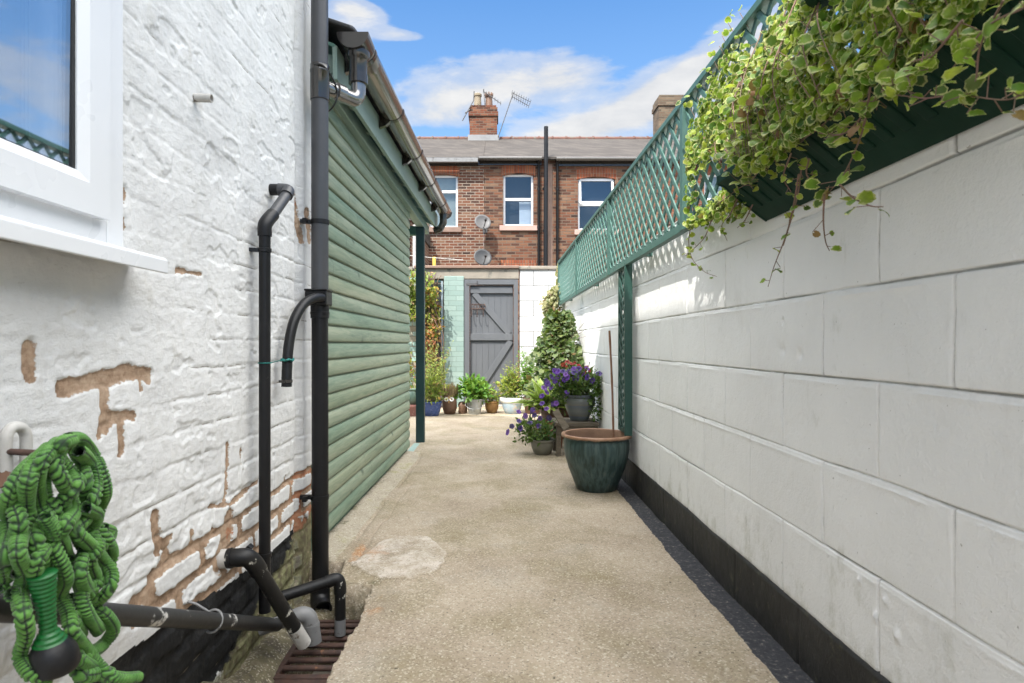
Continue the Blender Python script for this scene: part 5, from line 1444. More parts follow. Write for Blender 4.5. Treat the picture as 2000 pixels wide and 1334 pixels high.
wv_ = m.math('FRACT', m.math('MULTIPLY', m.math('ADD', sz_.outputs[2], m.math('MULTIPLY', m.noise(m.pos(), 9, 3), .02)), 11.0))
M['ringpot'] = m.set(Base_Color=m.ramp(wv_, [(0, (.16, .17, .16)), (.3, (.12, .135, .14)), (.5, (.10, .12, .155)), (.62, (.16, .15, .12)), (.8, (.14, .15, .15)), (1, (.16, .17, .16))]), Roughness=.4, Coat_Weight=.2)
M['greypot'] = surf('olive_grey_glaze', (.20, .19, .145), (.14, .135, .105), 9, .45, .2)
M['bluepot'] = surf('blue_glaze', (.035, .065, .19), (.05, .085, .23), 8, .25, .05)
M['palebl'] = surf('pale_blue_glaze', (.33, .45, .55), (.45, .52, .56), 12, .4, .2, spots=((.60, .52, .44), 10, .58))
M['galv'] = surf('galvanised_steel', (.34, .36, .37), (.46, .47, .47), 16, .42, .1, metal=.55)
M['tan'] = surf('tan_clay', (.36, .20, .075), (.25, .13, .05), 8, .8, .4, spots=((.5, .34, .15), 9, .6))
M['olive'] = surf('sea_green_glaze', (.10, .17, .13), (.14, .20, .15), 8, .4, .1)

def foliage(t, T, mat, c, rad, n, size, up=.5, name='foliage', hemi=False, out=.8, rnd=None, seed=0, holl=.35):
    """leaves filling an ellipsoid round c, pointing outwards"""
    rs = np.random.RandomState(100+seed)
    d = rs.randn(n, 3); d /= np.linalg.norm(d, axis=1)[:, None]
    if hemi: d[:, 2] = np.abs(d[:, 2])
    r = (holl + (1-holl)*rs.rand(n)**.6)
    lump = 1 + .30*np.sin(d[:, 0]*5+seed)*np.cos(d[:, 1]*4+seed*2) + .18*np.sin(d[:, 2]*9+d[:, 0]*7)
    P = np.array(c)[None] + d*np.array(rad)[None]*(r*lump)[:, None]
    D = d*out + rs.randn(n, 3)*.5 + np.array((0, 0, up))
    Zd = np.array((-.25, -.35, .9))[None] + rs.randn(n, 3)*.5 + d*.4
    return scatter(name, T, P, D, Zd, size*(.6+.7*rs.rand(n)), mat, t, rs.rand(n) if rnd is None else rnd)

def stemmy(t, x, y, z, n, h, spread, T, mat, size, per=14, smat='gstem', seed=0, lean=(0, 0), curve=.3, leafname='foliage'):
    """upright stems carrying leaves up their length"""
    rs = np.random.RandomState(200+seed)
    s = MB(); P, D, Z, S = [], [], [], []
    for k in range(n):
        a = rs.rand()*6.28; r = spread*math.sqrt(rs.rand())
        hh = h*(.55+.5*rs.rand())
        b = Vector((x+.35*r*math.cos(a), y+.35*r*math.sin(a), z))
        e = Vector((x+r*math.cos(a)+lean[0]*hh, y+r*math.sin(a)+lean[1]*hh, z+hh))
        c = catmull([b, b.lerp(e, .5)+Vector((-.1*r*math.cos(a), 0, .08*hh)), e], 5)
        s.tube(c, [.0028*(1-.6*i/len(c)) for i in range(len(c))], 4, caps=False)
        for q in range(per):
            f = (.15+.85*(q+rs.rand())/per)*(len(c)-1.01); i = int(f); p = c[i].lerp(c[i+1], f-i)
            an = q*2.4+rs.rand()
            P.append(p); D.append((math.cos(an), math.sin(an), .75+.4*rs.randn())); Z.append((-.3*math.cos(an)+rs.randn()*.4, -.5+rs.randn()*.4, .8)); S.append(size*(.6+.6*rs.rand())*(1.15-.5*q/per))
    tag(s.build('stems', M[smat], t, smooth=70), kind='stuff')
    scatter(leafname, T, P, D, Z, S, mat, t, rs.rand(len(P)))

def flowers(t, mat, pts, size, name='flower', seed=0):
    rs = np.random.RandomState(300+seed)
    for p in pts:
        n = Vector((-.15+.5*rs.randn(), -.8, .55+.3*rs.randn())).normalized()
        u = n.orthogonal().normalized()
        scatter(name, T_FLOWER, [tuple(p)], [tuple(u)], [tuple(n)], [size*(.8+.4*rs.rand())], mat, t, [rs.rand()])

def petunias():
    # low olive pot in front
    x, y = .400, 4.95
    t = pot('bowl_pot', 'small olive grey bowl pot of purple petunias standing on the concrete', [(.056, 0), (.062, .004), (.080, .030), (.094, .066), (.099, .098), (.098, .108), (.105, .112), (.108, .128)], x, y, M['greypot'])
    p = thing('petunia', 'straggly purple petunia leaning left out of the small olive grey bowl pot', 'plant', (x, y, .12))
    foliage(p, T_OVAL, L['pet'], (x-.055, y-.02, .20), (.185, .12, .10), 430, .036, seed=1)
    stemmy(p, x-.04, y, .10, 26, .24, .20, T_OVAL, L['pet'], .03, 9, seed=31, leafname='foliage')
    rs = np.random.RandomState(8)
    pp = [(1012, 806), (1035, 803), (1045, 812), (1013, 824), (1000, 832), (995, 845), (1040, 800), (1056, 817), (1068, 800), (1074, 815), (1018, 838), (1035, 828), (1060, 790), (1052, 834), (1082, 790), (1028, 812)]
    flowers(p, L['violet'], [at(a, b, y-.12+.1*rs.rand()) for a, b in pp], .052, seed=2)
    # urn on its bench
    x, y, z = .715, 4.98, .285
    t = pot('urn_pot', 'blue grey ringed pot of purple and red petunias raised on a weathered wooden bench', [(.072, 0), (.078, .004), (.088, .035), (.108, .08), (.124, .13), (.130, .165), (.129, .185), (.122, .192), (.126, .197), (.139, .203), (.143, .218)], x, y, M['ringpot'], z)
    p = thing('petunia', 'full purple petunia with red blooms trailing over the blue grey ringed pot', 'plant', (x, y, z+.2))
    foliage(p, T_OVAL, L['pet'], (x-.02, y-.04, z+.30), (.235, .15, .13), 900, .042, seed=3)
    stemmy(p, x-.02, y-.02, z+.2, 36, .28, .25, T_OVAL, L['pet'], .034, 9, seed=33, leafname='foliage')
    foliage(p, T_OVAL, L['pet'], (x+.12, y-.10, z+.16), (.065, .08, .15), 200, .030, seed=4)
    foliage(p, T_OVAL, L['pet'], (x-.17, y-.06, z+.24), (.08, .08, .10), 150, .034, seed=5)
    pp = [(1082, 727), (1092, 735), (1100, 727), (1075, 738), (1068, 750), (1062, 760), (1060, 775), (1085, 745), (1110, 738), (1122, 730), (1130, 722), (1118, 742), (1100, 742), (1140, 732), (1150, 738), (1160, 745), (1170, 732), (1188, 745), (1135, 735), (1128, 742), (1145, 722), (1092, 752), (1078, 758),
          (1066, 768), (1107, 768), (1087, 788), (1122, 722), (1105, 733), (1090, 728), (1070, 746), (1112, 728)]
    flowers(p, L['violet'], [at(a, b, y-.17+.08*rs.rand()) for a, b in pp], .056, seed=4)
    pp = [(1100, 712), (1108, 709), (1116, 713), (1123, 710), (1105, 718), (1138, 722), (1146, 719), (1152, 725), (1143, 728), (1130, 716)]
    flowers(p, L['crimson'], [at(a, b, y-.1+.1*rs.rand()) for a, b in pp], .040, 'red_flower', seed=6)
    # bench
    t = thing('plant_bench', 'low weathered wooden bench under the blue grey ringed pot', 'bench', (.68, 5.0, 0))
    for k in range(3):
        MB().box(.495, .855, 4.83+k*.115, 4.93+k*.115, .252, .283).build('slat', M['oldwood'], t, bevel=.003)
    for xx in (.505, .81):
        for yy in (4.84, 5.11):
            MB().box(xx, xx+.04, yy, yy+.04, 0, .25).build('leg', M['oldwood'], t, bevel=.003)
    MB().box(.548, .806, 4.842, 4.862, .17, .2505).build('rail', M['oldwood'], t)
    t = thing('loose_board', 'grey weathered board leaning against the bench below the petunias', 'board', (.52, 4.8, .2))
    MB().bar(at(1084, 802, 4.72), at(1106, 838, 4.68), .055, .018, (0, -1, .4)).build('board', M['oldwood'], t, bevel=.003)
    # hosta and its pot
    x, y = .475, 5.55
    t = pot('terracotta_pot', 'terracotta pot holding the striped hosta behind the small olive pot', [(.075, 0), (.08, .004), (.10, .16), (.113, .162), (.115, .20)], x+.0, y, M['terra'])
    p = thing('hosta', 'lime striped hosta arching out of its terracotta pot', 'plant', (x, y, .2))
    rs = np.random.RandomState(12); n = 54
    a = rs.rand(n)*6.28
    e = .1+.9*rs.rand(n)
    D = np.stack([np.cos(a)*e, np.sin(a)*e, .30+.7*(1-e)+.2*rs.rand(n)], 1)
    Pp = np.stack([x-.03+.07*np.cos(a)*e, y+.07*np.sin(a)*e, .26+.08*rs.rand(n)+.10*(1-e)], 1)
    scatter('leaves', tmpl_lance(.36, .55, 6, .3), Pp, D, np.stack([-D[:, 0]*.4, -D[:, 1]*.4-.2, np.ones(n)], 1), .25*(.65+.5*rs.rand(n)), L['hosta'], p)
    pot('terracotta_pot', 'little terracotta pot tucked beside the bench leg behind the teal pot', [(.046, 0), (.05, .003), (.062, .125), (.071, .127), (.072, .155)], .548, 5.26, M['terra'])
petunias()

def end_row():
    # white and pale blue bowl
    x, y = .226, 7.86
    t = pot('bowl_pot', 'white rimmed pale blue bowl pot by the end wall', [(.085, 0), (.09, .004), (.118, .06), (.135, .12), (.140, .145)], x, y, M['palebl'])
    band(t, .140, .158, .145, .215, M['white'], 'rim', (x, y, 0))
    p = thing('leafy_plant', 'yellow green bushy plant growing in the white rimmed pale blue bowl pot', 'plant', (x, y, .18))
    foliage(p, T_OVAL, L['lime'], (x-.01, y-.03, .36), (.17, .14, .17), 560, .045, seed=11)
    stemmy(p, x, y, .17, 34, .52, .17, T_LANCE, L['lime'], .05, 15, seed=1, leafname='foliage')
    # galvanised bucket
    x, y = -.272, 7.80
    t = thing('galvanised_bucket', 'galvanised metal bucket holding a fresh green leafy plant', 'bucket', (x, y, 0))
    MB().lathe([(.074, 0), (.077, .004), (.096, .10), (.114, .192), (.119, .196), (.119, .204), (.112, .204), (.10, .13)], (x, y, 0), 40).build('body', M['galv'], t, smooth=40)
    MB().disc((x, y, .18), (0, 0, 1), .107, 24).build('soil', M['soil'], t)
    MB().tube([(x-.117, y, .185), (x-.122, y-.05, .12), (x-.07, y-.105, .085), (x, y-.112, .075), (x+.07, y-.105, .085), (x+.122, y-.05, .12), (x+.117, y, .185)], .003, 8).build('handle', M['galv'], t, smooth=60)
    p = thing('leafy_plant', 'fresh green broad leaved plant filling the galvanised bucket', 'plant', (x, y, .2))
    foliage(p, T_OVAL, L['fresh'], (x-.01, y-.03, .33), (.205, .15, .145), 420, .075, seed=12)
    stemmy(p, x, y, .18, 22, .30, .17, T_OVAL, L['fresh'], .06, 8, seed=2, leafname='foliage')
    # tan pot
    x, y = -.045, 7.93
    t = pot('clay_pot', 'small tan clay pot between the bucket and the pale blue bowl', [(.06, 0), (.064, .004), (.086, .06), (.092, .11), (.088, .135), (.094, .140), (.096, .155)], x, y, M['tan'])
    p = thing('leafy_plant', 'small yellowish plant in the tan clay pot', 'plant', (x, y, .15))
    foliage(p, T_OVAL, L['lime'], (x, y-.02, .22), (.12, .09, .09), 190, .04, seed=13)
    stemmy(p, x, y, .14, 10, .28, .11, T_LANCE, L['lime'], .04, 9, seed=3, leafname='foliage')
    # owl ornament
    x, y = -.605, 7.80
    t = thing('owl_ornament', 'brown bird ornament with round white eyes and a straw fringe between the pots', 'garden ornament', (x, y, 0))
    MB().lathe([(.045, 0), (.075, .01), (.095, .08), (.098, .15), (.090, .21), (.078, .25), (.05, .285), (.01, .295)], (x, y, 0), 28, .03).build('body', M['brown'], t, smooth=60)
    for sx_ in (-.034, .034):
        e = MB(); e.disc((x+sx_, y-.094, .205), (sx_*3, -1, .1), .029, 20, .006); eo = e.build('eye', M['white'], t)
        MB().disc((x+sx_*1.02, y-.104, .206), (sx_*3, -1, .1), .012, 14).build('pupil', M['gasket'], eo)
    MB().add([(x-.012, y-.097, .185), (x+.012, y-.097, .185), (x, y-.125, .155), (x, y-.095, .15)], [(0, 1, 2), (0, 2, 3), (1, 3, 2)]).build('beak', M['tan'], t)
    n = 420; rs = np.random.RandomState(5); a = rs.rand(n)*6.28
    d = np.stack([np.cos(a), np.sin(a)*.8, .9+.8*rs.rand(n)], 1)
    scatter('straw_fringe', T_GRASS, np.stack([x+.075*np.cos(a), y+.02+.07*np.sin(a), .17+.11*rs.rand(n)], 1), d, np.stack([np.cos(a), np.sin(a), .2+0*a], 1), .13*(.6+.6*rs.rand(n)), L['straw'], t)
    t = thing('log_ornament', 'small dark brown weathered log ornament beside the bucket', 'garden ornament', (-.42, 7.85, 0))
    MB().lathe([(.05, 0), (.06, .02), (.058, .08), (.064, .12), (.045, .155), (.012, .165)], (-.435, 7.85, 0), 18, .12).build('log', M['brown'], t, smooth=50)
    # blue pot by the post
    x, y = -.825, 7.62
    t = pot('blue_pot', 'cobalt blue glazed pot beside the dark green post', [(.085, 0), (.092, .004), (.112, .06), (.124, .12), (.128, .165), (.138, .170), (.140, .185)], x, y, M['bluepot'])
    p = thing('feathery_plant', 'tall wispy yellow green plant in the cobalt blue pot', 'plant', (x, y, .18))
    stemmy(p, x, y, .16, 44, .78, .26, T_LANCE, L['lime'], .05, 17, seed=4, lean=(.12, 0), leafname='foliage')
    foliage(p, T_LANCE, L['lime'], (x+.0, y-.03, .33), (.20, .14, .16), 330, .06, seed=14)
    # left of the post
    pot('blue_pot', 'sky blue glazed pot half hidden at the outhouse corner', [(.07, 0), (.075, .004), (.095, .07), (.10, .14), (.107, .145), (.108, .165)], -1.20, 7.85, M['bluepot'], .10)
    t = pot('green_jar', 'sea green glazed jar standing on a red stone left of the post', [(.05, 0), (.058, .004), (.088, .06), (.092, .11), (.07, .16), (.06, .175), (.07, .185), (.072, .195)], -1.07, 7.66, M['olive'], .145)
    t = thing('red_stone', 'rough red sandstone block on the ground left of the dark green post', 'stone', (-1.08, 7.62, 0))
    b = MB(); b.box(-1.25, -.93, 7.52, 7.78, -.01, .145)
    o = b.build('block', M['redst'], t, bevel=.02)
    # climber on the end wall
    t = thing('climbing_plant', 'tall climbing plant with yellow green top and reddening stems left of the turquoise pillar', 'climber', (-1.05, 8.5, 0))
    rs = np.random.RandomState(22)
    s = MB()
    for k in range(30):
        x0 = -1.0+.22*rs.rand(); y0 = 8.52+.1*rs.rand()
        pts = [(x0, y0, 0)]
        for z in (.5, 1.0, 1.5, 1.9): pts.append((x0+(-.12+.18*rs.rand())*(1 if z < 1.2 else 1.6), y0-.06*rs.rand(), z+.1*rs.rand()))
        s.tube(catmull(pts, 4), .0045, 4, caps=False)
    tag(s.build('stems', M['stem'], t), kind='stuff')
    def cloud(n, zr, xc, xw, mat, size, name, T=T_OVAL, yd=.17):
        z = zr[0]+(zr[1]-zr[0])*rs.rand(n)
        w_ = xw*(1-.35*np.sin(z*9)*.6)
        x = xc+w_*(rs.rand(n)-.5)*2*np.sqrt(rs.rand(n)+.1)
        y = 8.62-yd*(.3+rs.rand(n))*(1+.5*np.sin(z*7+x*5))
        D = rs.randn(n, 3)*.6+np.array((0, -.5, -.4))
        scatter(name, T, np.stack([x, y, z], 1), D, rs.randn(n, 3)*.5+np.array((-.2, -.7, .6)), size*(.6+.7*rs.rand(n)), mat, t, rs.rand(n))
    cloud(1000, (1.28, 1.97), -1.20, .28, L['lime'], .060, 'foliage')
    cloud(520, (1.05, 1.75), -.93, .15, L['autumn'], .055, 'foliage')
    cloud(560, (.50, 1.35), -.95, .17, L['red'], .050, 'foliage')
    cloud(420, (.15, .75), -.97, .22, L['autumn'], .045, 'foliage')
    cloud(260, (.20, .85), -1.30, .14, L['autumn'], .045, 'foliage')
    # ivy on the right-hand wall
    t = thing('ivy_bush', 'cone shaped green ivy bush against the sunlit white wall behind the petunias', 'shrub', (.65, 5.9, 0))
    n = 2900; u = rs.rand(n)**.85; z = .30+.96*u
    w_ = .29*(1-.76*u**1.3)*(1+.12*np.sin(z*17)+.20*rs.randn(n))
    a = rs.rand(n)*6.28; rr = np.sqrt(.25+.75*rs.rand(n))
    x = .640+.02*u+w_*rr*np.cos(a); y = 5.85+w_*rr*np.sin(a)*1.1+.25*u
    x = np.minimum(x, .868)
    D = np.stack([np.cos(a), np.sin(a), -.4+.5*rs.randn(n)], 1)
    scatter('foliage', T_IVY, np.stack([x, y, z], 1), D, np.stack([np.cos(a)*.5-.25+.5*rs.randn(n), np.sin(a)*.5-.75+.5*rs.randn(n), .45+.5*rs.randn(n)], 1), .060*(.5+.75*rs.rand(n)), L['ivy'], t, rs.rand(n))
    s = MB()
    for k in range(14):
        q = 6.28*k/14
        s.tube(catmull([(.62+.03*math.cos(q), 5.85+.03*math.sin(q), .1), (.64+.06*math.cos(q), 5.87+.06*math.sin(q), .6), (.66+.02*math.cos(q), 6.03+.02*math.sin(q), 1.15)], 5), .006, 5, caps=False)
    for (px, py) in ((1148, 640), (1150, 655), (1142, 630)):
        p1 = at(px, py, 5.7); s.tube([(.72, 5.9, .95), tuple(p1)], .002, 4)
    tag(s.build('stems', M['stem'], t), kind='stuff')
    MB().lathe([(.12, 0), (.13, .005), (.16, .24), (.17, .245), (.175, .29), (.165, .29), (.15, .2)], (.62, 5.9, 0), 32).build('tub', M['brown'], t, smooth=40)
    t = thing('pale_ivy', 'pale cream ivy clump hanging in the corner at the end of the trellis', 'ivy', (.85, 7.6, 1.5))
    n = 950; u = rs.rand(n); z = 1.18+.52*u
    x = .83+.025*rs.randn(n)-.20*np.sin(u*3.0+.1)*rs.rand(n)**.8
    y = 7.62+.11*rs.randn(n)
    x = np.minimum(x, .868)
    scatter('foliage', T_IVY, np.stack([x, y, z], 1), rs.randn(n, 3)*.6+np.array((-.2, -.2, -.8)), rs.randn(n, 3)*.5+np.array((-.5, -.6, .5)), .055*(.5+.7*rs.rand(n)), L['pale'], t, rs.rand(n))
    n = 130
    scatter('foliage', T_IVY, np.stack([.842+.015*rs.randn(n)*1.2, 7.62+.05*rs.randn(n), 1.70+.30*rs.rand(n)], 1), rs.randn(n, 3)*.6+np.array((0, -.2, -.8)), rs.randn(n, 3)*.5+np.array((-.5, -.6, .5)), .045, L['pale'], t, rs.rand(n))
    s = MB(); s.tube(catmull([(.86, 7.6, 2.0), (.83, 7.6, 1.6), (.80, 7.6, 1.2), (.86, 7.3, .6), (.87, 7.3, 0)], 6), .008, 6); s.build('stems', M['stem'], t)
    # greenery in front of the white panel
    x, y = .50, 7.85
    t = pot('dark_pot', 'dark brown pot of taller greenery in front of the white panel', [(.09, 0), (.095, .004), (.12, .18), (.132, .184), (.134, .22)], x, y, M['brown'])
    p = thing('leafy_plant', 'taller mid green bushy plant with a pink bloom right of the pale blue bowl', 'plant', (x, y, .2))
    stemmy(p, x-.02, y, .18, 46, .68, .21, T_OVAL, L['fresh'], .055, 16, seed=6, leafname='foliage')
    foliage(p, T_OVAL, L['fresh'], (x, y-.03, .36), (.21, .15, .19), 420, .05, seed=16)
    flowers(p, L['pink'], [at(1046, 756, y-.2), at(1042, 752, y-.19), at(1050, 753, y-.19), at(1046, 749, y-.18)], .055, 'pink_flower', seed=9)
M['redst'] = surf('red_sandstone', (.24, .10, .075), (.16, .07, .055), 10, .85, .6, 40, spots=((.32, .2, .16), 14, .6))
end_row()
# ================================================================== THE TERRACE BEHIND
TY = 15.5
def tx(px, Y=TY): return (px-VX)/FPX*Y
def tz(py, Y=TY): return CH-(py-VY)/FPX*Y
ZE, ZR, RY = tz(313), tz(274, 19.0), 19.0

def facade(t, x0, x1, z1, holes, mat):
    xs = sorted({x0, x1, *[h[0] for h in holes], *[h[1] for h in holes]}); zs = sorted({-.3, z1, *[h[2] for h in holes], *[h[3] for h in holes]})
    b = MB()
    for i in range(len(xs)-1):
        for j in range(len(zs)-1):
            cx, cz = (xs[i]+xs[i+1])/2, (zs[j]+zs[j+1])/2
            if any(h[0] < cx < h[1] and h[2] < cz < h[3] for h in holes): continue
            b.add([(xs[i], TY, zs[j]), (xs[i+1], TY, zs[j]), (xs[i+1], TY, zs[j+1]), (xs[i], TY, zs[j+1])], [(0, 1, 2, 3)])
    for h in holes:
        a, c, d, e = h; y2 = TY+.24
        b.add([(a, TY, d), (a, y2, d), (a, y2, e), (a, TY, e)], [(0, 1, 2, 3)]); b.add([(c, TY, d), (c, y2, d), (c, y2, e), (c, TY, e)], [(0, 1, 2, 3)])
        b.add([(a, TY, e), (a, y2, e), (c, y2, e), (c, TY, e)], [(0, 1, 2, 3)]); b.add([(a, TY, d), (a, y2, d), (c, y2, d), (c, TY, d)], [(0, 1, 2, 3)])
    b.add([(x0, TY+.26, -.3), (x0, RY*2-TY, -.3), (x0, RY*2-TY, z1), (x0, RY, ZR-.1), (x0, TY+.26, z1)], [(0, 1, 2, 3, 4)])
    b.add([(x1, TY+.26, -.3), (x1, RY*2-TY, -.3), (x1, RY*2-TY, z1), (x1, RY, ZR-.1), (x1, TY+.26, z1)], [(0, 1, 2, 3, 4)])
    o = b.build('wall', mat, t)
    return o

def window(t, h, bars, kind, sill, sillmat, arch=.19):
    a, c, d, e = h
    yf = TY+.09
    f = MB(); w = .055
    f.box(a+.002, a+w, yf, yf+.06, d+.002, e-.002); f.box(c-w, c-.002, yf, yf+.06, d+.002, e-.002); f.box(a+w, c-w, yf, yf+.06, d+.002, d+w); f.box(a+w, c-w, yf, yf+.06, e-w, e-.002)
    for zb in bars: f.box(a+w, c-w, yf-.006, yf+.055, zb-.035, zb+.035)
    fo = f.build('window', M['upvc'], t, bevel=.006)
    zz = [d+w] + sum([[zb-.035, zb+.035] for zb in bars], []) + [e-w]
    for k in range(0, len(zz), 2):
        MB().box(a+w-.004, c-w+.004, yf+.022, yf+.030, zz[k]-.004, zz[k+1]+.004).build('pane', M['glass_far'], fo)
    if kind == 'blind':
        b = MB(); n = 13
        for k in range(n):
            x = a+w+(c-a-2*w)*(k+.5)/n
            b.obox((x, yf+.12, (d+e)/2), (.034, .012, 0), (-.0006, .002, 0), (0, 0, (e-d)/2-.04))
        b.build('blind', M['blind'], fo)
    elif kind == 'curtain':
        b = MB()
        for k in range(16):
            x = c-w-.30+k*.02
            b.obox((x, yf+.13+.012*(k % 2), (d+zz[1])/2), (.011, 0, 0), (0, .004, 0), (0, 0, (zz[1]-d)/2))
        b.build('curtain', M['curtain'], fo)
    elif kind == 'open':
        s = MB(); z0, z1 = bars[-1]+.035, e-w
        # tilted top light
        q = []
        for (u, v) in ((a+w, z0), (c-w, z0), (c-w, z1), (a+w, z1)):
            q.append(Vector((u, yf-.02-.06*(z1-v)/(z1-z0), v)))
        for k in range(4): s.bar(q[k], q[(k+1) % 4], .06, .03, (0, -1, 0))
        s.build('top_light', M['upvc'], fo)
        MB().add([tuple(v+Vector((0, .004, 0))) for v in q], [(0, 1, 2, 3)]).build('top_pane', M['glass_far'], fo)
    MB().box(a-.08, c+.08, TY+.30, TY+.32, d-.1, e+.1).build('room', M['room'], t)
    s = MB(); s.box(a-.10, c+.10, TY-.07, TY+.088, d-.135, d-.001); so_ = s.build('window_sill', sillmat, t, bevel=.008)
    # cambered brick arch
    ar = MB(); n = 15
    for k in range(n):
        u0, u1 = k/n, (k+1)/n
        xa, xb = a-.05+(c-a+.1)*u0, a-.05+(c-a+.1)*u1
        cam_ = lambda u: .075*(1-(2*u-1)**2)
        za, zb = e-.06+cam_(u0), e-.06+cam_(u1)
        V = [(xa+.004, TY-.006, za), (xb-.004, TY-.006, zb), (xb-.004, TY-.006, zb+arch+.06), (xa+.004, TY-.006, za+arch+.06)]
        V += [(x, TY+.10, z) for x, _, z in V]
        ar.add(V, [(0, 1, 2, 3), (4, 7, 6, 5), (0, 4, 5, 1), (1, 5, 6, 2), (2, 6, 7, 3), (3, 7, 4, 0)])
    ar.build('window_arch', M['arch'], t)

def roof(t, x0, x1):
    ye = TY-.16
    r = MB()
    r.prism([(ye, ZE-.02), (RY, ZR), (RY, ZR+.05), (ye, ZE+.035)], 'x', x0, x1)
    r.prism([(2*RY-ye, ZE-.02), (RY, ZR-.002), (RY, ZR+.048), (2*RY-ye, ZE+.035)], 'x', x0, x1)
    ro = r.build('roof', M['slates'], t)
    n = max(2, int((x1-x0)/.42)); g = MB()
    for k in range(n):
        a = x0+(x1-x0)*k/n; b = x0+(x1-x0)*(k+1)/n-.012
        g.tube([(a, RY, ZR+.03), (b-.04, RY, ZR+.03), (b-.039, RY, ZR+.035), (b, RY, ZR+.035)], [.085, .085, .10, .10], 10)
    g.build('ridge_tiles', M['ridge'], ro, smooth=40)
    return ro

def chimney(t, x0, x1, ztop, pots, mat):
    c = MB(); yc = RY; d = .34
    c.box(x0, x1, yc-d, yc+d, ZR-.5, ztop-.36)
    c.box(x0-.035, x1+.035, yc-d-.035, yc+d+.035, ztop-.36, ztop-.22); c.box(x0-.01, x1+.01, yc-d-.01, yc+d+.01, ztop-.22, ztop-.08)
    c.box(x0+.03, x1-.03, yc-d+.03, yc+d-.03, ztop-.08, ztop)
    ch = c.build('chimney', mat, t)
    f = MB(); f.box(x0-.05, x1+.05, yc-d-.06, yc-d-.005, ZR-.28, ZR+.04); f.build('flashing', M['lead'], ch)
    for (px, m, crown, h) in pots:
        p = MB()
        pr = [(.13, -.05), (.14, .0), (.145, .03), (.125, .05), (.115, h*.5), (.105, h-.09), (.13, h-.08), (.135, h-.02), (.12, h), (.09, h), (.085, h-.15)]
        p.lathe(pr, (px, yc-.05, ztop), 16)
        if crown:
            for k in range(8):
                a = k*.785; p.box(px+.115*math.cos(a)-.025, px+.115*math.cos(a)+.025, yc-.05+.115*math.sin(a)-.025, yc-.05+.115*math.sin(a)+.025, ztop+h-.01, ztop+h+.05)
        p.build('chimney_pot', m, ch, smooth=35)
    return ch

M['slates'] = mat_brick('slate_courses', [(.1, (.045, .039, .035)), (.5, (.062, .054, .048)), (.9, (.082, .071, .062))], (.035, .032, .03), w=.28, hgt=.11, ms=.008, bump=.4)
M['ridge'] = surf('red_ridge_tile', (.13, .055, .038), (.09, .042, .033), 7, .85, .4, spots=((.10, .09, .07), 9, .55))
M['mossy'] = mat_brick('mossy_old_brick', [(.1, (.06, .045, .033)), (.5, (.12, .078, .052)), (.9, (.17, .125, .085))], (.15, .13, .095))

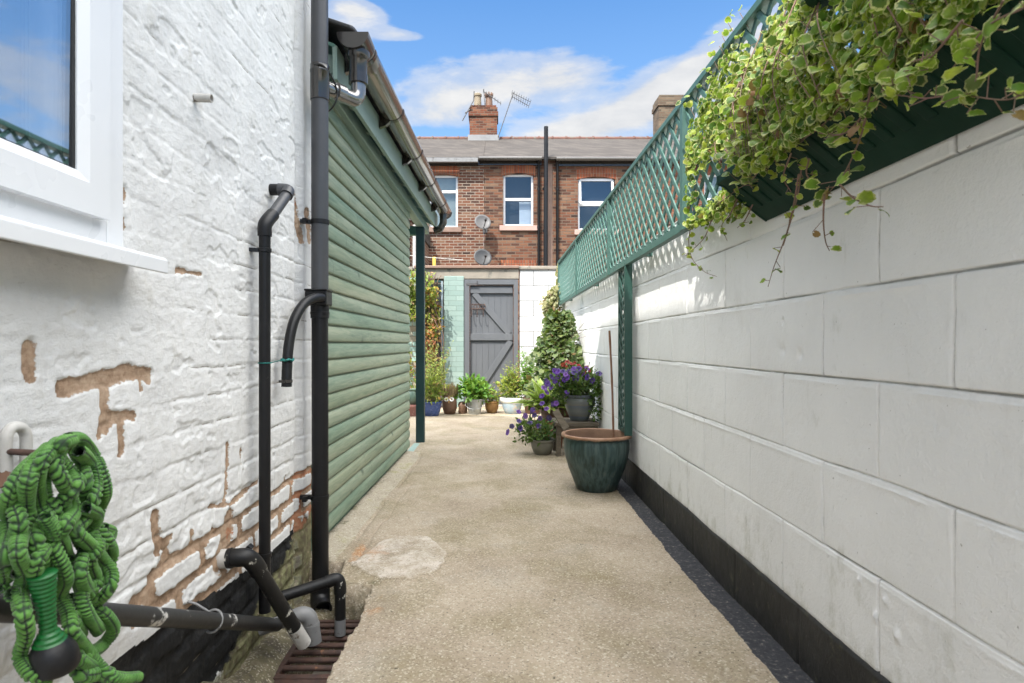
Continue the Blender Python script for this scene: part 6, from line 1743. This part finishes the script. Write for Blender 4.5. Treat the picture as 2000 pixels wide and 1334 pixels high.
def terrace():
    xA, xB, xC = tx(945), tx(1302), tx(1302)+5.2
    # left house
    t = thing('terraced_house', 'brick terraced house with a blind in its window and white board under the eaves', 'house', (-3, TY, 0))
    hA = [(tx(838), tx(894), tz(444), tz(341))]
    facade(t, -6.2, xA, ZE, hA, M['brick2'])
    window(t, hA[0], [tz(373)], 'blind', True, M['brownst'])
    MB().box(tx(826), tx(934), TY-.30, TY-.18, tz(322.5), tz(314.5)).build('eaves_board', M['greyp'], t)
    MB().box(-6.2, tx(934), TY-.05, TY-.002, ZE-.16, ZE).build('eaves_board', M['gloss'], t)
    roof(t, -6.2, xA-.004)
    # its rear wing, seen between the post and the cladding
    w_ = MB(); w_.box(-4.6, tx(803, 12.2), 12.2, TY-.001, -.3, tz(432, 12.2)); wo = w_.build('rear_wing', M['brick2'], t)
    MB().box(tx(790, 12.2), tx(800, 12.2), 12.15, 12.199, tz(520, 12.2), tz(446, 12.2)).build('wing_window', M['gasket'], t)
    MB().tube([(tx(810, 12.2), 12.16, -.3), (tx(810, 12.2), 12.16, tz(440, 12.2))], .036, 10).build('wing_pipe', M['whitep'], t, smooth=50)
    w_ = MB(); w_.prism([(12.1, tz(432, 12.2)+.002), (TY-.002, tz(432, 12.2)+.002), (TY-.002, tz(432, 12.2)+.30), (12.1, tz(432, 12.2)+.06)], 'x', -4.7, tx(806, 12.2)); w_.build('wing_roof', M['slates'], t)
    # middle house
    t = thing('terraced_house', 'brick terraced house with two white upstairs windows and pink sills behind the gate', 'house', (2, TY, 0))
    hB = [(tx(983), tx(1042), tz(441), tz(339)), (tx(1129), tx(1201), tz(449), tz(346))]
    facade(t, xA+.002, xB, ZE, hB, M['brick'])
    window(t, hB[0], [tz(388)], 'curtain', True, M['stone'])
    window(t, hB[1], [tz(398)], 'open', True, M['stone'])
    ro = roof(t, xA+.002, xB)
    MB().tube([(tx(934)+.02, TY-.20, ZE-.02), (tx(1057), TY-.20, ZE-.02)], .055, 10).build('gutter', M['gloss'], t)
    MB().tube([(tx(1085), TY-.20, ZE-.03), (xB, TY-.20, ZE-.03)], .055, 10).build('gutter', M['gloss'], t)
    MB().box(tx(933), tx(1057), TY-.06, TY-.002, ZE-.14, ZE-.0).build('eaves_board', M['gloss'], t)
    MB().box(tx(1085), xB, TY-.06, TY-.002, ZE-.16, ZE-.0).build('eaves_board', M['gloss'], t)
    MB().box(tx(1070), tx(1079), TY-.012, TY-.001, -.3, ZE-.1).build('pilaster', M['brownst'], t)
    ar = MB()
    for k in range(13):
        x = tx(978)+k*(tx(1047)-tx(978))/13
        ar.box(x+.004, x+.066, TY-.012, TY+.02, tz(524), tz(508))
    ar.build('lower_arch', M['arch'], t)
    cx0, cx1 = tx(918, RY), tx(971, RY)
    chimney(t, cx0, cx1, tz(213, RY), [(tx(933, RY), M['cream'], False, .46), (tx(955, RY), M['brown'], True, .43)], M['brick3'])
    # right house, mostly behind the trellis
    t = thing('terraced_house', 'brick terraced house with the mossy chimney stack glimpsed behind the green trellis', 'house', (8, TY, 0))
    hC = [(xB+1.0, xB+1.9, tz(441), tz(339)), (xB+3.0, xB+3.9, tz(441), tz(339))]
    facade(t, xB+.002, xC, ZE, hC, M['brick3'])
    for h in hC: window(t, h, [tz(388)], 'blind', True, M['stone'])
    roof(t, xB+.002, xC)
    MB().tube([(xB, TY-.20, ZE-.03), (xC, TY-.20, ZE-.03)], .055, 10).build('gutter', M['gloss'], t)
    chimney(t, tx(1281, RY), tx(1345, RY), tz(193, RY), [], M['mossy'])
    # pipes on the middle house
    t = thing('soil_pipe', 'tall thick black soil pipe rising above the terrace roof between two thinner pipes', 'soil pipe', (tx(1064), TY-.1, 0))
    MB().tube([(tx(1064), TY-.09, -.3), (tx(1065), TY-.24, tz(300)), (tx(1065), TY-.24, tz(254))], .055, 14).build('pipe', M['pipe'], t, smooth=50)
    for z in (2.8, 3.9, 5.0): MB().lathe([(.055, -.03), (.068, -.028), (.068, .028), (.055, .03)], (tx(1064)+.0, TY-.10-.0*z, z), 14).build('collar', M['pipe'], t, smooth=40)
    for px, lab in ((1052, 'thin black rainwater pipe on the left of the tall soil pipe'), (1088, 'thin black rainwater pipe on the right of the tall soil pipe')):
        q = thing('rainwater_pipe', lab, 'rainwater pipe', (tx(px), TY-.1, 0), 'rainwater pipes on the brick terrace')
        MB().tube([(tx(px), TY-.07, -.3), (tx(px), TY-.07, tz(322)), (tx(px), TY-.18, tz(316))], .036, 12).build('pipe', M['pipe'], q, smooth=50)
        for z in (2.9, 4.0, 5.0): MB().lathe([(.036, -.03), (.047, -.028), (.047, .028), (.036, .03)], (tx(px), TY-.07, z), 12).build('collar', M['pipe'], q, smooth=40)
    # satellite dishes
    for px, py, r, mt, lab in ((943, 433, .215, 'dishg', 'pale grey satellite dish on the brick wall beside the upstairs window'), (943, 502, .235, 'dishd', 'dark grey satellite dish low on the brick wall')):
        c = Vector((tx(px, TY-.35), TY-.35, tz(py, TY-.35)))
        n = Vector((.25, -.9, .35)).normalized()
        t = thing('satellite_dish', lab, 'satellite dish', c, 'satellite dishes on the terrace')
        d = MB(); d.disc(c, n, r, 28, .05); d.build('reflector', M[mt], t, smooth=60, solid=.012)
        a = MB(); lo = c+Vector((.02, -.05, -r*.75)); hd = c+n*.33+Vector((0, 0, -.13)); a.tube([lo, lo.lerp(hd, .5)+Vector((0, 0, -.03)), hd], .012, 8); a.build('arm', M['alu'], t)
        h = MB(); h.tube([hd-n*.03, hd+n*.05], .032, 12); h.build('receiver', M['gasket'], t)
        b = MB(); b.tube([c-n*.05, Vector((c.x+.02, TY-.16, c.z-.12)), Vector((c.x+.05, TY-.005, c.z-.12))], .020, 8); b.box(c.x-.01, c.x+.11, TY-.02, TY-.001, c.z-.22, c.z-.02); b.build('bracket', M['alu'], t)
    # aerials on the chimney
    t = thing('tv_aerial', 'leaning pole television aerial with twin arms right of the brick chimney', 'aerial', (cx1, RY-.3, ZR))
    a = MB(); b0, b1 = at(973, 268, RY-.4), at(1003, 180, RY-.4)
    a.tube([b0, b1], .014, 8); a.build('mast', M['alu'], t)
    for (p, q) in (((1000, 181), (1036, 199)), ((1001, 189), (1033, 207))):
        P0, P1 = at(*p, RY-.4), at(*q, RY-.45)
        m_ = MB(); m_.tube([P0, P1], .011, 8)
        for k in range(9):
            c = P0.lerp(P1, k/8); m_.tube([c+Vector((.01, -.16, .01)), c+Vector((-.01, .16, -.01))], .006, 5)
        m_.build('arm', M['alu'], t)
    t = thing('tv_aerial', 'small spiky television aerial strapped to the left side of the brick chimney', 'aerial', (cx0, RY-.3, ZR))
    a = MB(); a.tube([at(903, 236, RY-.38), at(925, 196, RY-.38), at(926, 178, RY-.38)], .016, 8); a.tube([at(908, 221, RY-.38), at(918, 214, RY-.38)], .02, 6)
    a.build('mast', M['alu'], t)
    a = MB(); P0, P1 = at(944, 178, RY-.2), at(978, 202, RY-.2)
    a.tube([P0, P1], .012, 6)
    for k in range(7):
        c = P0.lerp(P1, k/6); a.tube([c+Vector((0, 0, -.06)), c+Vector((0, 0, .06))], .009, 5)
    a.tube([at(947, 214, RY-.2), at(945, 174, RY-.2)], .013, 6)
    a.build('arm', M['alu'], t)
    # washing line in the yard behind
    t = thing('washing_line', 'thin washing line with a yellow peg bag stretched above the turquoise wall', 'washing line', (-2, 11, 3))
    MB().tube([at(780, 497, 11.6), at(840, 503, 11.4), at(905, 508, 11.0)], .006, 6).build('line', M['whitep'], t)
    b = MB(); q = at(848, 507, 11.36); b.box(q.x-.03, q.x+.03, q.y-.01, q.y+.01, q.z-.13, q.z+.05); b.build('peg_bag', M['yellow'], t, bevel=.008)
M['yellow'] = surf('yellow_plastic', (.70, .48, .08), (.6, .4, .06), 8, .5, .1)
terrace()
